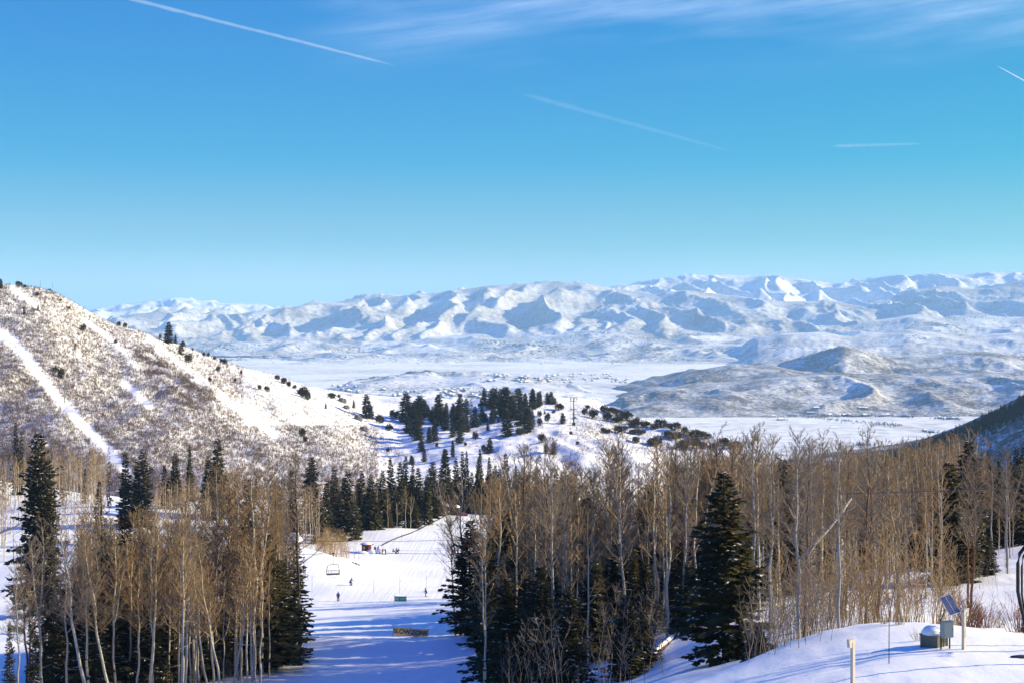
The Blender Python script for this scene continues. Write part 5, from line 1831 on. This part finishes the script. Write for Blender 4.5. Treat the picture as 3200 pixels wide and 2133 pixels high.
# blue hut on top of the hill
p = at_pixel(147, 910) + Vector((0, 6, 0))
r = thing('hilltop_hut', 'small bright blue hut on the top of the left hill', 'hut', p, 0)
MB().box((0, 0, 0.7), (2.6, 2.0, 2.0)).build('wall', plain('blue_paint', (0.03, 0.28, 0.50), 0.6), r)
MB().box((0, 0, 1.78), (2.9, 2.3, 0.16)).build('roof', M_snow, r)
r = thing('snow_fence', 'low wooden rail fence on the top left skyline', 'fence', at_pixel(34, 902) + Vector((0, 4, 0)), 0)
for i in range(5):
    MB().box((-4 + i * 2, 0, 0.6), (0.15, 0.15, 1.8)).build('post', M_wood, r)
for z in (0.8, 1.4):
    MB().box((0, -0.1, z), (8.4, 0.06, 0.16)).build('rail', M_wood, r)

# ------------------------------------------------------------------ gondola on the knoll
pt = at_pixel(1793, 1328)
r = thing('gondola_tower', 'tall steel gondola tower with crossarms standing on the knoll', 'lift tower', pt, R(4))
hh = (1328 - 1240) / F * pt.y
MB().tube([(0, 0, -1.0), (0, 0, hh)], [0.62, 0.36], 10).build('mast', M_steel, r)
for z, w_ in ((hh - 0.3, 5.2), (hh - 2.6, 4.9), (hh - 8.6, 4.8)):
    c = MB()
    c.box((0, 0, z), (w_, 0.45, 0.4))
    for s in (-1, 1):
        c.box((s * w_ * 0.48, 0, z + 0.5), (0.18, 0.3, 1.3))
    c.build('crossarm', M_steel, r)
for s in (-1, 1):
    m = MB()
    m.box((s * 2.2, 0, hh - 1.5), (0.35, 4.4, 0.35))
    for q in range(6):
        m.tube([(s * 2.2 - 0.15, -1.9 + q * 0.76, hh - 1.2), (s * 2.2 + 0.15, -1.9 + q * 0.76, hh - 1.2)], 0.28, 10)
    m.build('sheave', M_black, r)
    MB().tube([(s * 1.0, 0, hh - 16), (s * 0.2, 0, hh - 8)], 0.10, 5).build('brace', M_steel, r)
pl_ = MB()
pl_.box((0, 0, hh - 15.0), (4.6, 1.2, 0.2))
pl_.box((0.5, 0, hh - 14.4), (2.0, 0.7, 1.0))
pl_.build('work_platform', plain('dark_blue_paint', (0.03, 0.06, 0.16), 0.6), r)
MB().box((0, 0, 0.9), (2.2, 2.0, 2.4)).build('base_housing', M_black, r)

M_gond = plain('dark_red_gondola_paint', (0.10, 0.022, 0.02), 0.35, 0.5)
CAB = [(1784, 1262, 1175, 'dark red gondola cabin just left of the tower head'), (1803, 1284, 1135, 'gondola cabin just right of the tower mast'), (1784, 1351, 960, 'dark red gondola cabin below the tower foot, left line'), (1804.5, 1382, 880, 'gondola cabin on the right line, lowest in open snow'), (1783.5, 1445, 800, 'gondola cabin low on the left line among bare treetops')]
proto = None
for px, py, Y, lb in CAB:
    r = thing('gondola_cabin', lb, 'gondola', P(px, py, Y), R(6), 'gondola cabins on the line over the knoll')
    if proto is None:
        mb = MB()
        mb.box((0, 0, -0.1), (1.9, 2.0, 1.7), taper=0.92)
        mb.box((0, 0, -1.0), (1.6, 1.7, 0.25), taper=1.15)
        mb.box((0, 0, 0.80), (1.5, 1.6, 0.16), taper=0.8)
        proto = [('body', mb.mesh('body', M_gond))]
        w_ = MB()
        w_.box((0, -1.0, 0.22), (1.5, 0.05, 0.75))
        w_.box((-0.955, 0, 0.22), (0.05, 1.5, 0.75))
        w_.box((0.955, 0, 0.22), (0.05, 1.5, 0.75))
        proto.append(('window', w_.mesh('window', M_black)))
        proto.append(('hanger', MB().tube([(0, 0, 0.85), (0.12, 0, 2.2), (0, 0, 3.3)], 0.08, 6).mesh('hanger', M_black)))
        proto.append(('grip', MB().box((0, 0, 3.35), (0.3, 0.9, 0.25)).mesh('grip', M_black)))
    for n_, me in proto:
        link(n_, me, r)
top = pt + Vector((0, 0, hh - 1.4))
cable('left haul cable of the gondola running down the knoll from the tower', P(1783.5, 1445, 800) + Vector((0, 0, 3.35)), top + Vector((-2.2, 0, 0)), 3.0, 0.05)
cable('right haul cable of the gondola running down the knoll from the tower', P(1806, 1440, 800) + Vector((0, 0, 3.35)), top + Vector((2.2, 0, 0)), 3.0, 0.05)

# ------------------------------------------------------------------ knoll in front: monitoring station, posts, rod
M_conc = plain('weathered_vault', (0.20, 0.19, 0.15), 0.85, 0.1, var=0.5, scale=2.5)
M_box = plain('grey_green_cabinet', (0.30, 0.34, 0.30), 0.5, 0.35, var=0.12)
M_frame = plain('aluminium_frame', (0.70, 0.70, 0.70), 0.4, 0.5, 0.3)
M_angle = plain('dark_angle_iron', (0.03, 0.032, 0.034), 0.6, 0.3)


def solar_mat():
    m, nt = new_mat('solar_cells')
    t = NT(nt)
    tc = t.n('ShaderNodeTexCoord').outputs['Object']
    br = t.n('ShaderNodeTexBrick', offset=0.0, i_Scale=1.0, i_Mortar_Size=0.003, i_Brick_Width=0.076, i_Row_Height=0.076)
    sp_ = t.n('ShaderNodeSeparateXYZ')
    nt.links.new(tc, sp_.inputs[0])
    cb_ = t.n('ShaderNodeCombineXYZ')
    nt.links.new(sp_.outputs[0], cb_.inputs[0])
    nt.links.new(sp_.outputs[2], cb_.inputs[1])
    nt.links.new(cb_.outputs[0], br.inputs['Vector'])
    br.inputs['Color1'].default_value = (0.012, 0.022, 0.10, 1)
    br.inputs['Color2'].default_value = (0.018, 0.035, 0.14, 1)
    br.inputs['Mortar'].default_value = (0.30, 0.34, 0.42, 1)
    t.out(br.outputs[0], 0.25, 0.4)
    return m


sb = spot(2919, 70.6)
st_rz = R(24)
r = thing('snow_monitoring_station', 'solar powered equipment cabinet on angle iron legs beside the snow covered vault', 'equipment', spot(2954, 69.6), st_rz)
for x in (-0.27, 0.27):
    MB().box((x, 0, 0.45), (0.055, 0.055, 2.1) if x < 0 else (0.055, 0.055, 1.3)).build('leg', M_angle, r)
cb = MB().box((0, -0.13, 0.98), (0.60, 0.22, 0.78)).build('cabinet', M_box, r)
cd = MB().box((0, -0.252, 0.98), (0.55, 0.018, 0.73)).build('door', M_box, cb)
MB().box((0.24, -0.268, 0.98), (0.02, 0.015, 0.10)).build('latch', M_angle, cd)
MB().box((0, -0.13, 1.385), (0.66, 0.28, 0.025)).build('hood', M_box, cb)
pr = link('solar_panel', None, r)
ax, az = Vector((0.54, 0.27, 0.11)).normalized(), Vector((-0.43, 0.50, 0.875)).normalized()
ay = az.cross(ax)
mw = Matrix((ax, ay, az)).transposed().to_4x4()
mw.translation = P(2969, 1888, 69.5)
pr.matrix_basis = (Matrix.Translation(r.location) @ Matrix.Rotation(st_rz, 4, 'Z')).inverted() @ mw
for s in (-1, 1):
    MB().box((s * 0.172, 0, 0), (0.33, 0.024, 1.0)).build('panel_frame', M_frame, pr)
    c = MB()
    c.box((0, 0, 0), (0.305, 0.006, 0.96))
    o = c.build('solar_cells', solar_mat(), pr)
    o.location = (s * 0.172, -0.0165, 0)
MB().tube([(-0.27, 0, 1.4), (-0.1, 0.02, 1.72), (0.0, 0.03, 1.95)], 0.03, 6).build('panel_bracket', M_angle, r)

r = thing('concrete_vault', 'low stained square vault wearing a dome of snow, bricks on its lid', 'vault', sb + Vector((0, 0, -0.12)), R(44))
MB().box((0, 0, 0.28), (1.02, 0.95, 0.84)).build('wall', M_conc, r)
MB().box((0, 0, 0.72), (1.10, 1.03, 0.05)).build('lid', M_conc, r)
mb = MB()
mb.blob((-0.10, 0.10, 0.74), (0.50, 0.46, 0.42), 20, 8, 0.05, True, 3)
mb.blob((0.08, 0.02, 0.735), (0.56, 0.50, 0.18), 20, 6, 0.05, True, 4)
mb.build('snow_cap', M_snow, r, True)
MB().box((-0.02, -0.535, 0.34), (0.05, 0.03, 0.86)).build('strap', M_angle, r)
MB().tube([(-0.34, -0.44, 0.94), (-0.02, -0.50, 0.90), (0.18, -0.42, 0.86)], 0.022, 6).build('strap_bar', M_angle, r)
M_brick = plain('old_brick', (0.28, 0.10, 0.06), 0.85, 0.1, var=0.4)
for i, (dx, dy, dz, rz) in enumerate(((0.34, -0.42, 0.78, 0.2), (0.52, -0.30, 0.80, -0.2), (0.50, -0.12, 0.80, 0.3), (0.42, -0.38, 0.855, 0.1), (0.58, -0.02, 0.80, 0.8))):
    o = MB().box((0, 0, 0), (0.20, 0.10, 0.065)).build('brick', M_brick)
    o.location = r.matrix_basis @ Vector((dx * 0.86, dy, dz))
    o.rotation_euler = (0, 0, rz)
    tag(o, ('loose red brick at the front corner of the vault lid', 'loose red brick at the middle of the vault lid edge', 'loose red brick behind the cabinet leg on the vault lid', 'red brick lying on top of the others on the vault lid', 'turned red brick hindmost on the vault lid')[i], 'brick', 'bricks on the vault lid')


def elbow_post(label, loc, h, s, rz):
    """square-cut vent pipe with a mitred elbow at the top turned down"""
    r = thing('vent_post', label, 'post', loc, rz, 'cream elbow posts on the knoll')
    a_ = 0.15
    MB().box((0, 0, h / 2 - 0.25), (a_, a_, h + 0.5 - a_)).build('pipe', M_cream, r)
    MB().box((s * 0.11, 0, h - a_ * 0.5 + 0.0), (a_ + 0.22, a_ + 0.006, a_)).build('elbow', M_cream, r)
    MB().box((s * 0.20, 0, h - a_ - 0.10), (a_ + 0.004, a_ + 0.01, 0.20)).build('spout', M_cream, r)


elbow_post('tall cream post with square elbow top beside the solar cabinet', spot(3012, 69.5), 1.98, 1, R(36))
elbow_post('leaning cream post with elbow top, the nearer one on the snow slope', spot(2665, 62), 1.95, -1, R(34))
o = MB().tube([(0, 0, -0.4), (0.01, 0, 2.65)], [0.024, 0.016], 7).build('snow_stake', M_angle)
o.location = spot(2778, 66)
tag(o, 'thin dark steel stake between the two cream posts', 'stake')
o = MB().blob((0, 0, 0), (0.5, 0.3, 0.10), 12, 6, 0.1).build('rock', M_angle, None, True)
o.location = spot(3190, 67) + Vector((0, 0, 0.02))
tag(o, 'flat dark stone in the snow below the lift chair', 'rock')
o = MB().blob((0, 0, 0), (0.12, 0.10, 0.06), 8, 5, 0.3).build('rock', M_wood)
o.location = spot(2510, 63)
tag(o, 'small brown stone in the shaded snow left of the nearer cream post', 'rock')

# fallen and leaning dead trunks
def log(label, a, b, r0, r1, mat, snow=False):
    r = thing('dead_trunk', label, 'log', a)
    d = b - a
    pts_ = [d * t + Vector((0, 0, 0.12 * math.sin(t * 7))) for t in (0, 0.25, 0.5, 0.75, 1)]
    MB().tube(pts_, [r0 + (r1 - r0) * t for t in (0, 0.25, 0.5, 0.75, 1)], 8).build('trunk', mat, r, True)
    if snow:
        MB().tube([p + Vector((0, 0, r0 * 0.75)) for p in pts_], [r0 * 0.8] * 5, 8).build('snow', M_snow, r, True)
    else:
        t = Twigs()
        g = np.random.default_rng(5)
        for i in range(14):
            p0 = np.array(pts_[0].lerp(pts_[4], g.uniform(0.45, 1.0)))
            dd = np.array(d.normalized()) * 0.8 + g.normal(0, 0.5, 3)
            l_ = g.uniform(0.8, 2.2)
            t.add([p0, p0 + dd * l_ * 0.6, p0 + dd * l_ + np.array([0, 0, 0.2])], [0.03, 0.02, 0.008])
        link('branches', t.mesh('branches', mat), r)


log('snow topped fallen trunk on the shaded clearing between dark spruces', spot(2042, 120) + Vector((0, 0, 0.2)), spot(2116, 127) + Vector((0, 0, 0.3)), 0.24, 0.17, M_darkbark, True)
log('grey dead trunk leaning steeply against the aspens of the right bank', P(2512, 1748, 100), P(2660, 1560, 104), 0.13, 0.06, M_grey)
log('grey leaning pole trunk lying across the far left aspens', P(-15, 1672, 300), P(68, 1634, 300), 0.25, 0.15, M_grey)

# ------------------------------------------------------------------ houses far off in the valley
M_hwall = plain('timber_house_wall', (0.24, 0.20, 0.18), 0.8, 0.1)
M_hsnow = plain('house_roof_snow', (0.84, 0.84, 0.86), 0.7, 0.1, var=0.05)
M_hglass = plain('house_window', (0.03, 0.04, 0.05), 0.2, 0.5)


def house_meshes(w_, d_, h_):
    wl = MB().box((0, 0, h_ / 2 - 1), (w_, d_, h_ + 2)).mesh('wall', M_hwall)
    mb = MB()
    a_, b_ = w_ / 2 + 1, d_ / 2 + 1
    mb.v = [(-a_, -b_, h_), (a_, -b_, h_), (a_, 0, h_ + d_ * 0.38), (-a_, 0, h_ + d_ * 0.38), (a_, b_, h_), (-a_, b_, h_)]
    mb.f = [(0, 1, 2, 3), (3, 2, 4, 5), (0, 3, 5), (1, 4, 2), (0, 5, 4, 1)]
    rf = mb.mesh('roof', M_hsnow)
    wn = MB()
    for i in range(4):
        wn.box((-w_ * 0.36 + i * w_ * 0.24, -d_ / 2 - 0.06, h_ * 0.5), (w_ * 0.12, 0.1, h_ * 0.35))
    return wl, rf, wn.mesh('windows_row', M_hglass)


HM = [house_meshes(18, 11, 5), house_meshes(13, 9, 5), house_meshes(24, 11, 5)]
HS = [(2468, 1297, 1), (2486, 1298, 0), (2532, 1292, 2), (2550, 1276, 2), (2575, 1297, 1), (2592, 1298, 0), (2638, 1298, 0), (2655, 1297, 1), (2692, 1276, 2), (2706, 1277, 1), (2702, 1298, 0), (2712, 1298, 1), (2762, 1299, 0), (2772, 1298, 1), (2826, 1301, 2), (2838, 1301, 1), (2936, 1306, 1), (2966, 1308, 0), (2978, 1308, 1), (2990, 1309, 1), (2890, 1347, 1), (2910, 1350, 0), (2690, 1390, 2), (2715, 1389, 1), (2812, 1384, 2), (2830, 1382, 0), (2846, 1384, 1), (2418, 1302, 1), (2440, 1312, 2)]
HG = 'snow roofed houses along the far valley edge'
for i, (px, py, k) in enumerate(HS):
    p = at_pixel(px, py)
    if p is None or p.y < 2000:
        continue
    r = thing('valley_house', 'tiny', 'house', p, R(random.uniform(-30, 40)), HG)
    wl, rf, wn = HM[k]
    a_ = link('wall', wl, r)
    link('roof', rf, r)
    link('window', wn, a_)
    PLANTS.append((r, px, py, py - 8, p.y, dict(kind='valley_house', h=8, stand='valley', size=k)))

# the town and its trees: one far mass each
tv, tp = [], []
BOXR = []
for w_, d_, h_ in ((16, 11, 5), (24, 12, 6), (12, 10, 5)):
    mb = MB()
    mb.box((0, 0, h_ / 2 - 1), (w_, d_, h_ + 2))
    a_, b_ = w_ / 2 + 0.8, d_ / 2 + 0.8
    n0 = len(mb.v)
    mb.v += [(-a_, -b_, h_), (a_, -b_, h_), (a_, 0, h_ + d_ * 0.4), (-a_, 0, h_ + d_ * 0.4), (a_, b_, h_), (-a_, b_, h_)]
    mb.f += [[n0, n0 + 1, n0 + 2, n0 + 3], [n0 + 3, n0 + 2, n0 + 4, n0 + 5], [n0, n0 + 3, n0 + 5, n0 + 5], [n0 + 1, n0 + 4, n0 + 2, n0 + 2], [n0, n0 + 5, n0 + 4, n0 + 1]]
    BOXR.append((np.array(mb.v), np.array(mb.f)))
hp, tp = [], []
for i in range(1500):
    px, py = random.uniform(960, 1560), random.triangular(1200, 1290, 1268)
    if i % 5 == 0:
        px, py = random.uniform(1500, 1960), random.uniform(1168, 1196)
    elif i % 5 == 1:
        px, py = random.uniform(700, 2300), random.uniform(1062, 1138)
    if vn(np.array([px / 60.0]), np.array([py / 9.0]), 8)[0] < -0.05:
        continue
    p = at_pixel(px, py)
    if p is None or p.y < 4500:
        continue
    if random.random() < 0.4:
        hp.append((random.randrange(3), tuple(p), 1.0, 1.0, random.uniform(0, 6.28)))
    else:
        s_ = random.uniform(5, 11) / 17
        tp.append((random.randrange(3), tuple(p), s_ * 1.5, s_, 0.0))
for i in range(420):        # groves round the valley houses
    px, py, k = random.choice(HS)
    p = at_pixel(px + random.gauss(0, 16), py + random.uniform(-2, 3))
    if p is None or p.y < 2500:
        continue
    s_ = random.uniform(4, 9) / 17
    tp.append((random.randrange(3), tuple(p), s_ * 1.6, s_, 0.0))
for i in range(240):        # leafless willows in strips across the valley floor
    t = random.random()
    px, py = random.choice(((2560 + 250 * t, 1308 + 24 * t), (2580 + 200 * t, 1309 + 14 * t), (2700 + 120 * t, 1324 + 4 * t), (2520 + 60 * t, 1303)))
    p = at_pixel(px + random.gauss(0, 8), py + random.gauss(0, 2))
    if p is None or p.y < 2500:
        continue
    s_ = random.uniform(3, 6) / 17
    tp.append((random.randrange(3), tuple(p), s_ * 3.0, s_, 0.0))
V, Fq = tile(BOXR, hp)
me = mesh_np('town_houses', V, Fq)
me.materials.append(M_hwall)
me.materials.append(M_hsnow)
mi = np.zeros(len(me.polygons), dtype=np.int32)
mi[np.arange(len(mi)) % 11 >= 6] = 1
me.polygons.foreach_set('material_index', mi)
tag(link('town', me), kind='stuff')
V, Fq = tile(CONE, tp)
me = mesh_np('valley_groves', V, Fq)
me.materials.append(M_needle_b)
tag(link('valley_woods', me), kind='stuff')

# ------------------------------------------------------------------ contrails and the small wisp: real tubes of ice cloud high in the air
def contrail(label, a, b, ra, rb, dens, seed):
    n_ = 36
    pts_, rad_ = [], []
    rr = random.Random(seed)
    for i in range(n_ + 1):
        t = i / n_
        w_ = ra + (rb - ra) * t
        e_ = min(1, t * 9 + 0.05, (1 - t) * 9 + 0.05)
        pts_.append(a.lerp(b, t) + Vector((0, 0, rr.uniform(-0.12, 0.12) * w_)))
        rad_.append(w_ * e_ ** 0.6 * rr.uniform(0.88, 1.12))
    m = volume_mat('ice_cloud_%d' % seed, (0.95, 0.97, 1.0), dens)
    o = MB().tube(pts_, rad_, 12).build('contrail', m)
    tag(o, label, 'contrail')


def S(px, py, Y):
    return P(px, py, Y)


contrail('long bright contrail slanting down across the upper left sky', S(300, -30, 42000), S(1235, 205, 52000), 66, 50, 0.0019, 1)
contrail('faint contrail slanting across the middle of the sky', S(1620, 290, 50000), S(2290, 475, 60000), 110, 60, 0.00026, 2)
contrail('short crisp white contrail at the upper right frame edge', S(3114, 205, 45000), S(3260, 285, 43000), 14, 34, 0.012, 3)
contrail('small flat wisp of cloud alone in the right sky', S(2600, 457, 48000), S(2880, 449, 48000), 60, 40, 0.0015, 4)
# ------------------------------------------------------------------ labels: look first, then the neighbour that finds it
NEAR = {
    'left': [(60, 'behind the hidden yellow banner'), (160, 'just right of the hidden yellow banner'), (270, 'under the lone dark fir'), (400, 'in the shade of the browned spruce'), (520, 'below the hill trail foot'), (640, 'among the brightest trunks'), (740, 'beside the white gap of snow'), (830, 'before the snow mound'), (1000, 'at the run edge by the chairs')],
    'right': [(1500, 'at the run edge by the slow zone banner'), (1600, 'inside the run edge spruces'), (1720, 'under the gondola line'), (1850, 'right of the gondola line'), (1990, 'over the fallen snowy log'), (2120, 'before the shaded clearing'), (2220, 'beside the tallest near spruce'), (2450, 'behind the tallest near spruce')],
    'bank': [(2400, 'past the tallest near spruce'), (2520, 'by the narrow bank spruce'), (2640, 'beside the leaning dead trunk'), (2760, 'above the knoll crest'), (2900, 'behind the solar cabinet'), (3020, 'by the twin tall spruces'), (3400, 'over the footprinted bank')],
    'lone': [(9999, 'above the left aspens')],
    'far bank': [(9999, 'under the shaded hill')],
    'run wood': [(960, 'behind the cabin'), (1060, 'above the golden shoots'), (1180, 'above the lift shack'), (1270, 'above the rope fence'), (1400, 'behind the lift station'), (9999, 'beyond the run top')],
    'hill foot': [(120, 'by the far left aspens'), (330, 'at the hill trail foot'), (480, 'left of the dark foot pair'), (620, 'at the brush hill foot'), (9999, 'where brush hill meets the wood')],
    'knoll': [(1180, 'at the saddle'), (1290, 'at the knoll left end'), (1400, 'in the knoll left grove'), (1500, 'in the knoll middle grove'), (1610, 'in the knoll crest grove'), (1700, 'right of the crest grove'), (1790, 'left of the gondola tower'), (1870, 'right of the gondola tower'), (1950, 'on the knoll brow'), (2030, 'down the knoll shoulder'), (2130, 'on the lower knoll shoulder'), (9999, 'at the knoll tail')],
    'brush hill': [(130, 'on the hill top'), (280, 'beside the bare hill trail'), (480, 'under the hill skyline'), (620, 'on the hill shoulder'), (780, 'down the hill ridge'), (900, 'on the falling ridge'), (9999, 'above the saddle')],
    'knoll edge': [(2840, 'on the knoll crest'), (2990, 'at the snowy vault'), (3060, 'right of the taller cream post'), (9999, 'under the close lift chair')],
    'valley': [(2500, 'at the misty valley end'), (2600, 'left of the willow strips'), (2730, 'above the willow strips'), (2860, 'right of the willow strips'), (9999, 'by the shaded hill')],
}
STAND_NAME = {'left': 'left stand', 'right': 'right stand', 'bank': 'bank stand'}
CATS = {'aspen': 'tree', 'spruce_tree': 'tree', 'fir_tree': 'tree', 'juniper_bush': 'bush', 'dogwood_shrub': 'shrub', 'dry_shrub': 'shrub', 'valley_house': 'house'}
GROUPS = {'left': 'trees left of the run', 'right': 'trees right of the run', 'bank': 'trees on the right-hand bank', 'run wood': 'conifers behind the run', 'hill foot': 'conifers at the brush hill foot', 'knoll': 'evergreens on the knoll', 'brush hill': 'evergreens on the brush hill', 'far bank': 'conifers under the shaded hill', 'lone': 'big firs above the left aspens', 'knoll edge': 'shrubs round the knoll', 'valley': 'snow roofed houses along the far valley edge'}
TONE = {'pale': 'cream', 'grey': 'grey', 'russet': 'russet', 'dark': 'blackish'}
FORMW = {'straight': 'straight', 'crooked': 'crooked', 'forked': 'forked', 'leaning': 'leaning'}
ORD = ['leftmost', 'second', 'third', 'fourth', 'fifth', 'sixth', 'seventh', 'eighth', 'ninth', 'tenth', 'eleventh', 'twelfth']


def where(stand, px):
    for lim, w_ in NEAR[stand]:
        if px < lim:
            return w_
    return NEAR[stand][-1][1]


rows = {}
for (o, px, py, pt_, Y, d) in PLANTS:
    hp_ = py - pt_
    k = d['kind']
    w_ = where(d['stand'], px)
    if k == 'aspen':
        size = 'tall' if d['h'] > 19 else ('short' if d['h'] < 15.5 else 'mid-height')
        core = f"{size} {FORMW[d['form']]} {TONE[d['tone']]} aspen"
    elif k in ('spruce_tree', 'fir_tree'):
        look = {'browned': 'browned', 'midbrown': 'browned', 'farbrown': 'rusty', 'dead': 'bare grey dead', 'sparse': 'thin gappy', 'full': 'bushy'}.get(d['fam'], 'dark')
        big_ = (17, 9) if d['stand'] not in ('knoll', 'brush hill') else (15, 8)
        size = 'tall' if d['h'] > big_[0] else ('small' if d['h'] < big_[1] else 'mid-sized')
        core = f"{size} {look} {'spruce' if k == 'spruce_tree' else 'fir'}"
    elif k == 'juniper_bush':
        size = 'large' if hp_ > 21 else ('small' if hp_ < 14 else 'middling')
        shape = 'spreading' if d['wd'] > d['h'] * 1.05 else ('upright' if d['wd'] < d['h'] * 0.75 else 'round')
        core = f"{size} {shape} juniper bush"
    elif k == 'valley_house':
        core = ('long low', 'small', 'very long')[d['size']] + ' snow roofed house'
    else:
        core = {'dogwood_shrub': 'reddish bare dogwood shrub', 'dry_shrub': 'dry brown leafless shrub'}[k]
    rows.setdefault((core, w_), []).append((px, py, Y, o, d))
for (core, w_), lst in rows.items():
    lst.sort(key=lambda q: q[0])
    n_ = len(lst)
    for i, (px, py, Y, o, d) in enumerate(lst):
        if n_ == 1:
            lb = f"{core} {w_}"
        elif n_ == 2:
            lb = f"{'left' if i == 0 else 'right'} one of two {core}s {w_}" if not core.endswith('bush') else f"{'left' if i == 0 else 'right'} one of two {core}es {w_}"
        else:
            pos = 'leftmost' if i == 0 else ('rightmost' if i == n_ - 1 else f"{ORD[min(i, 11)]} from left")
            lb = f"{core} {w_}, {pos}"
        o['label'] = lb
        o['category'] = CATS[d['kind']]
        o['group'] = GROUPS[d['stand']]
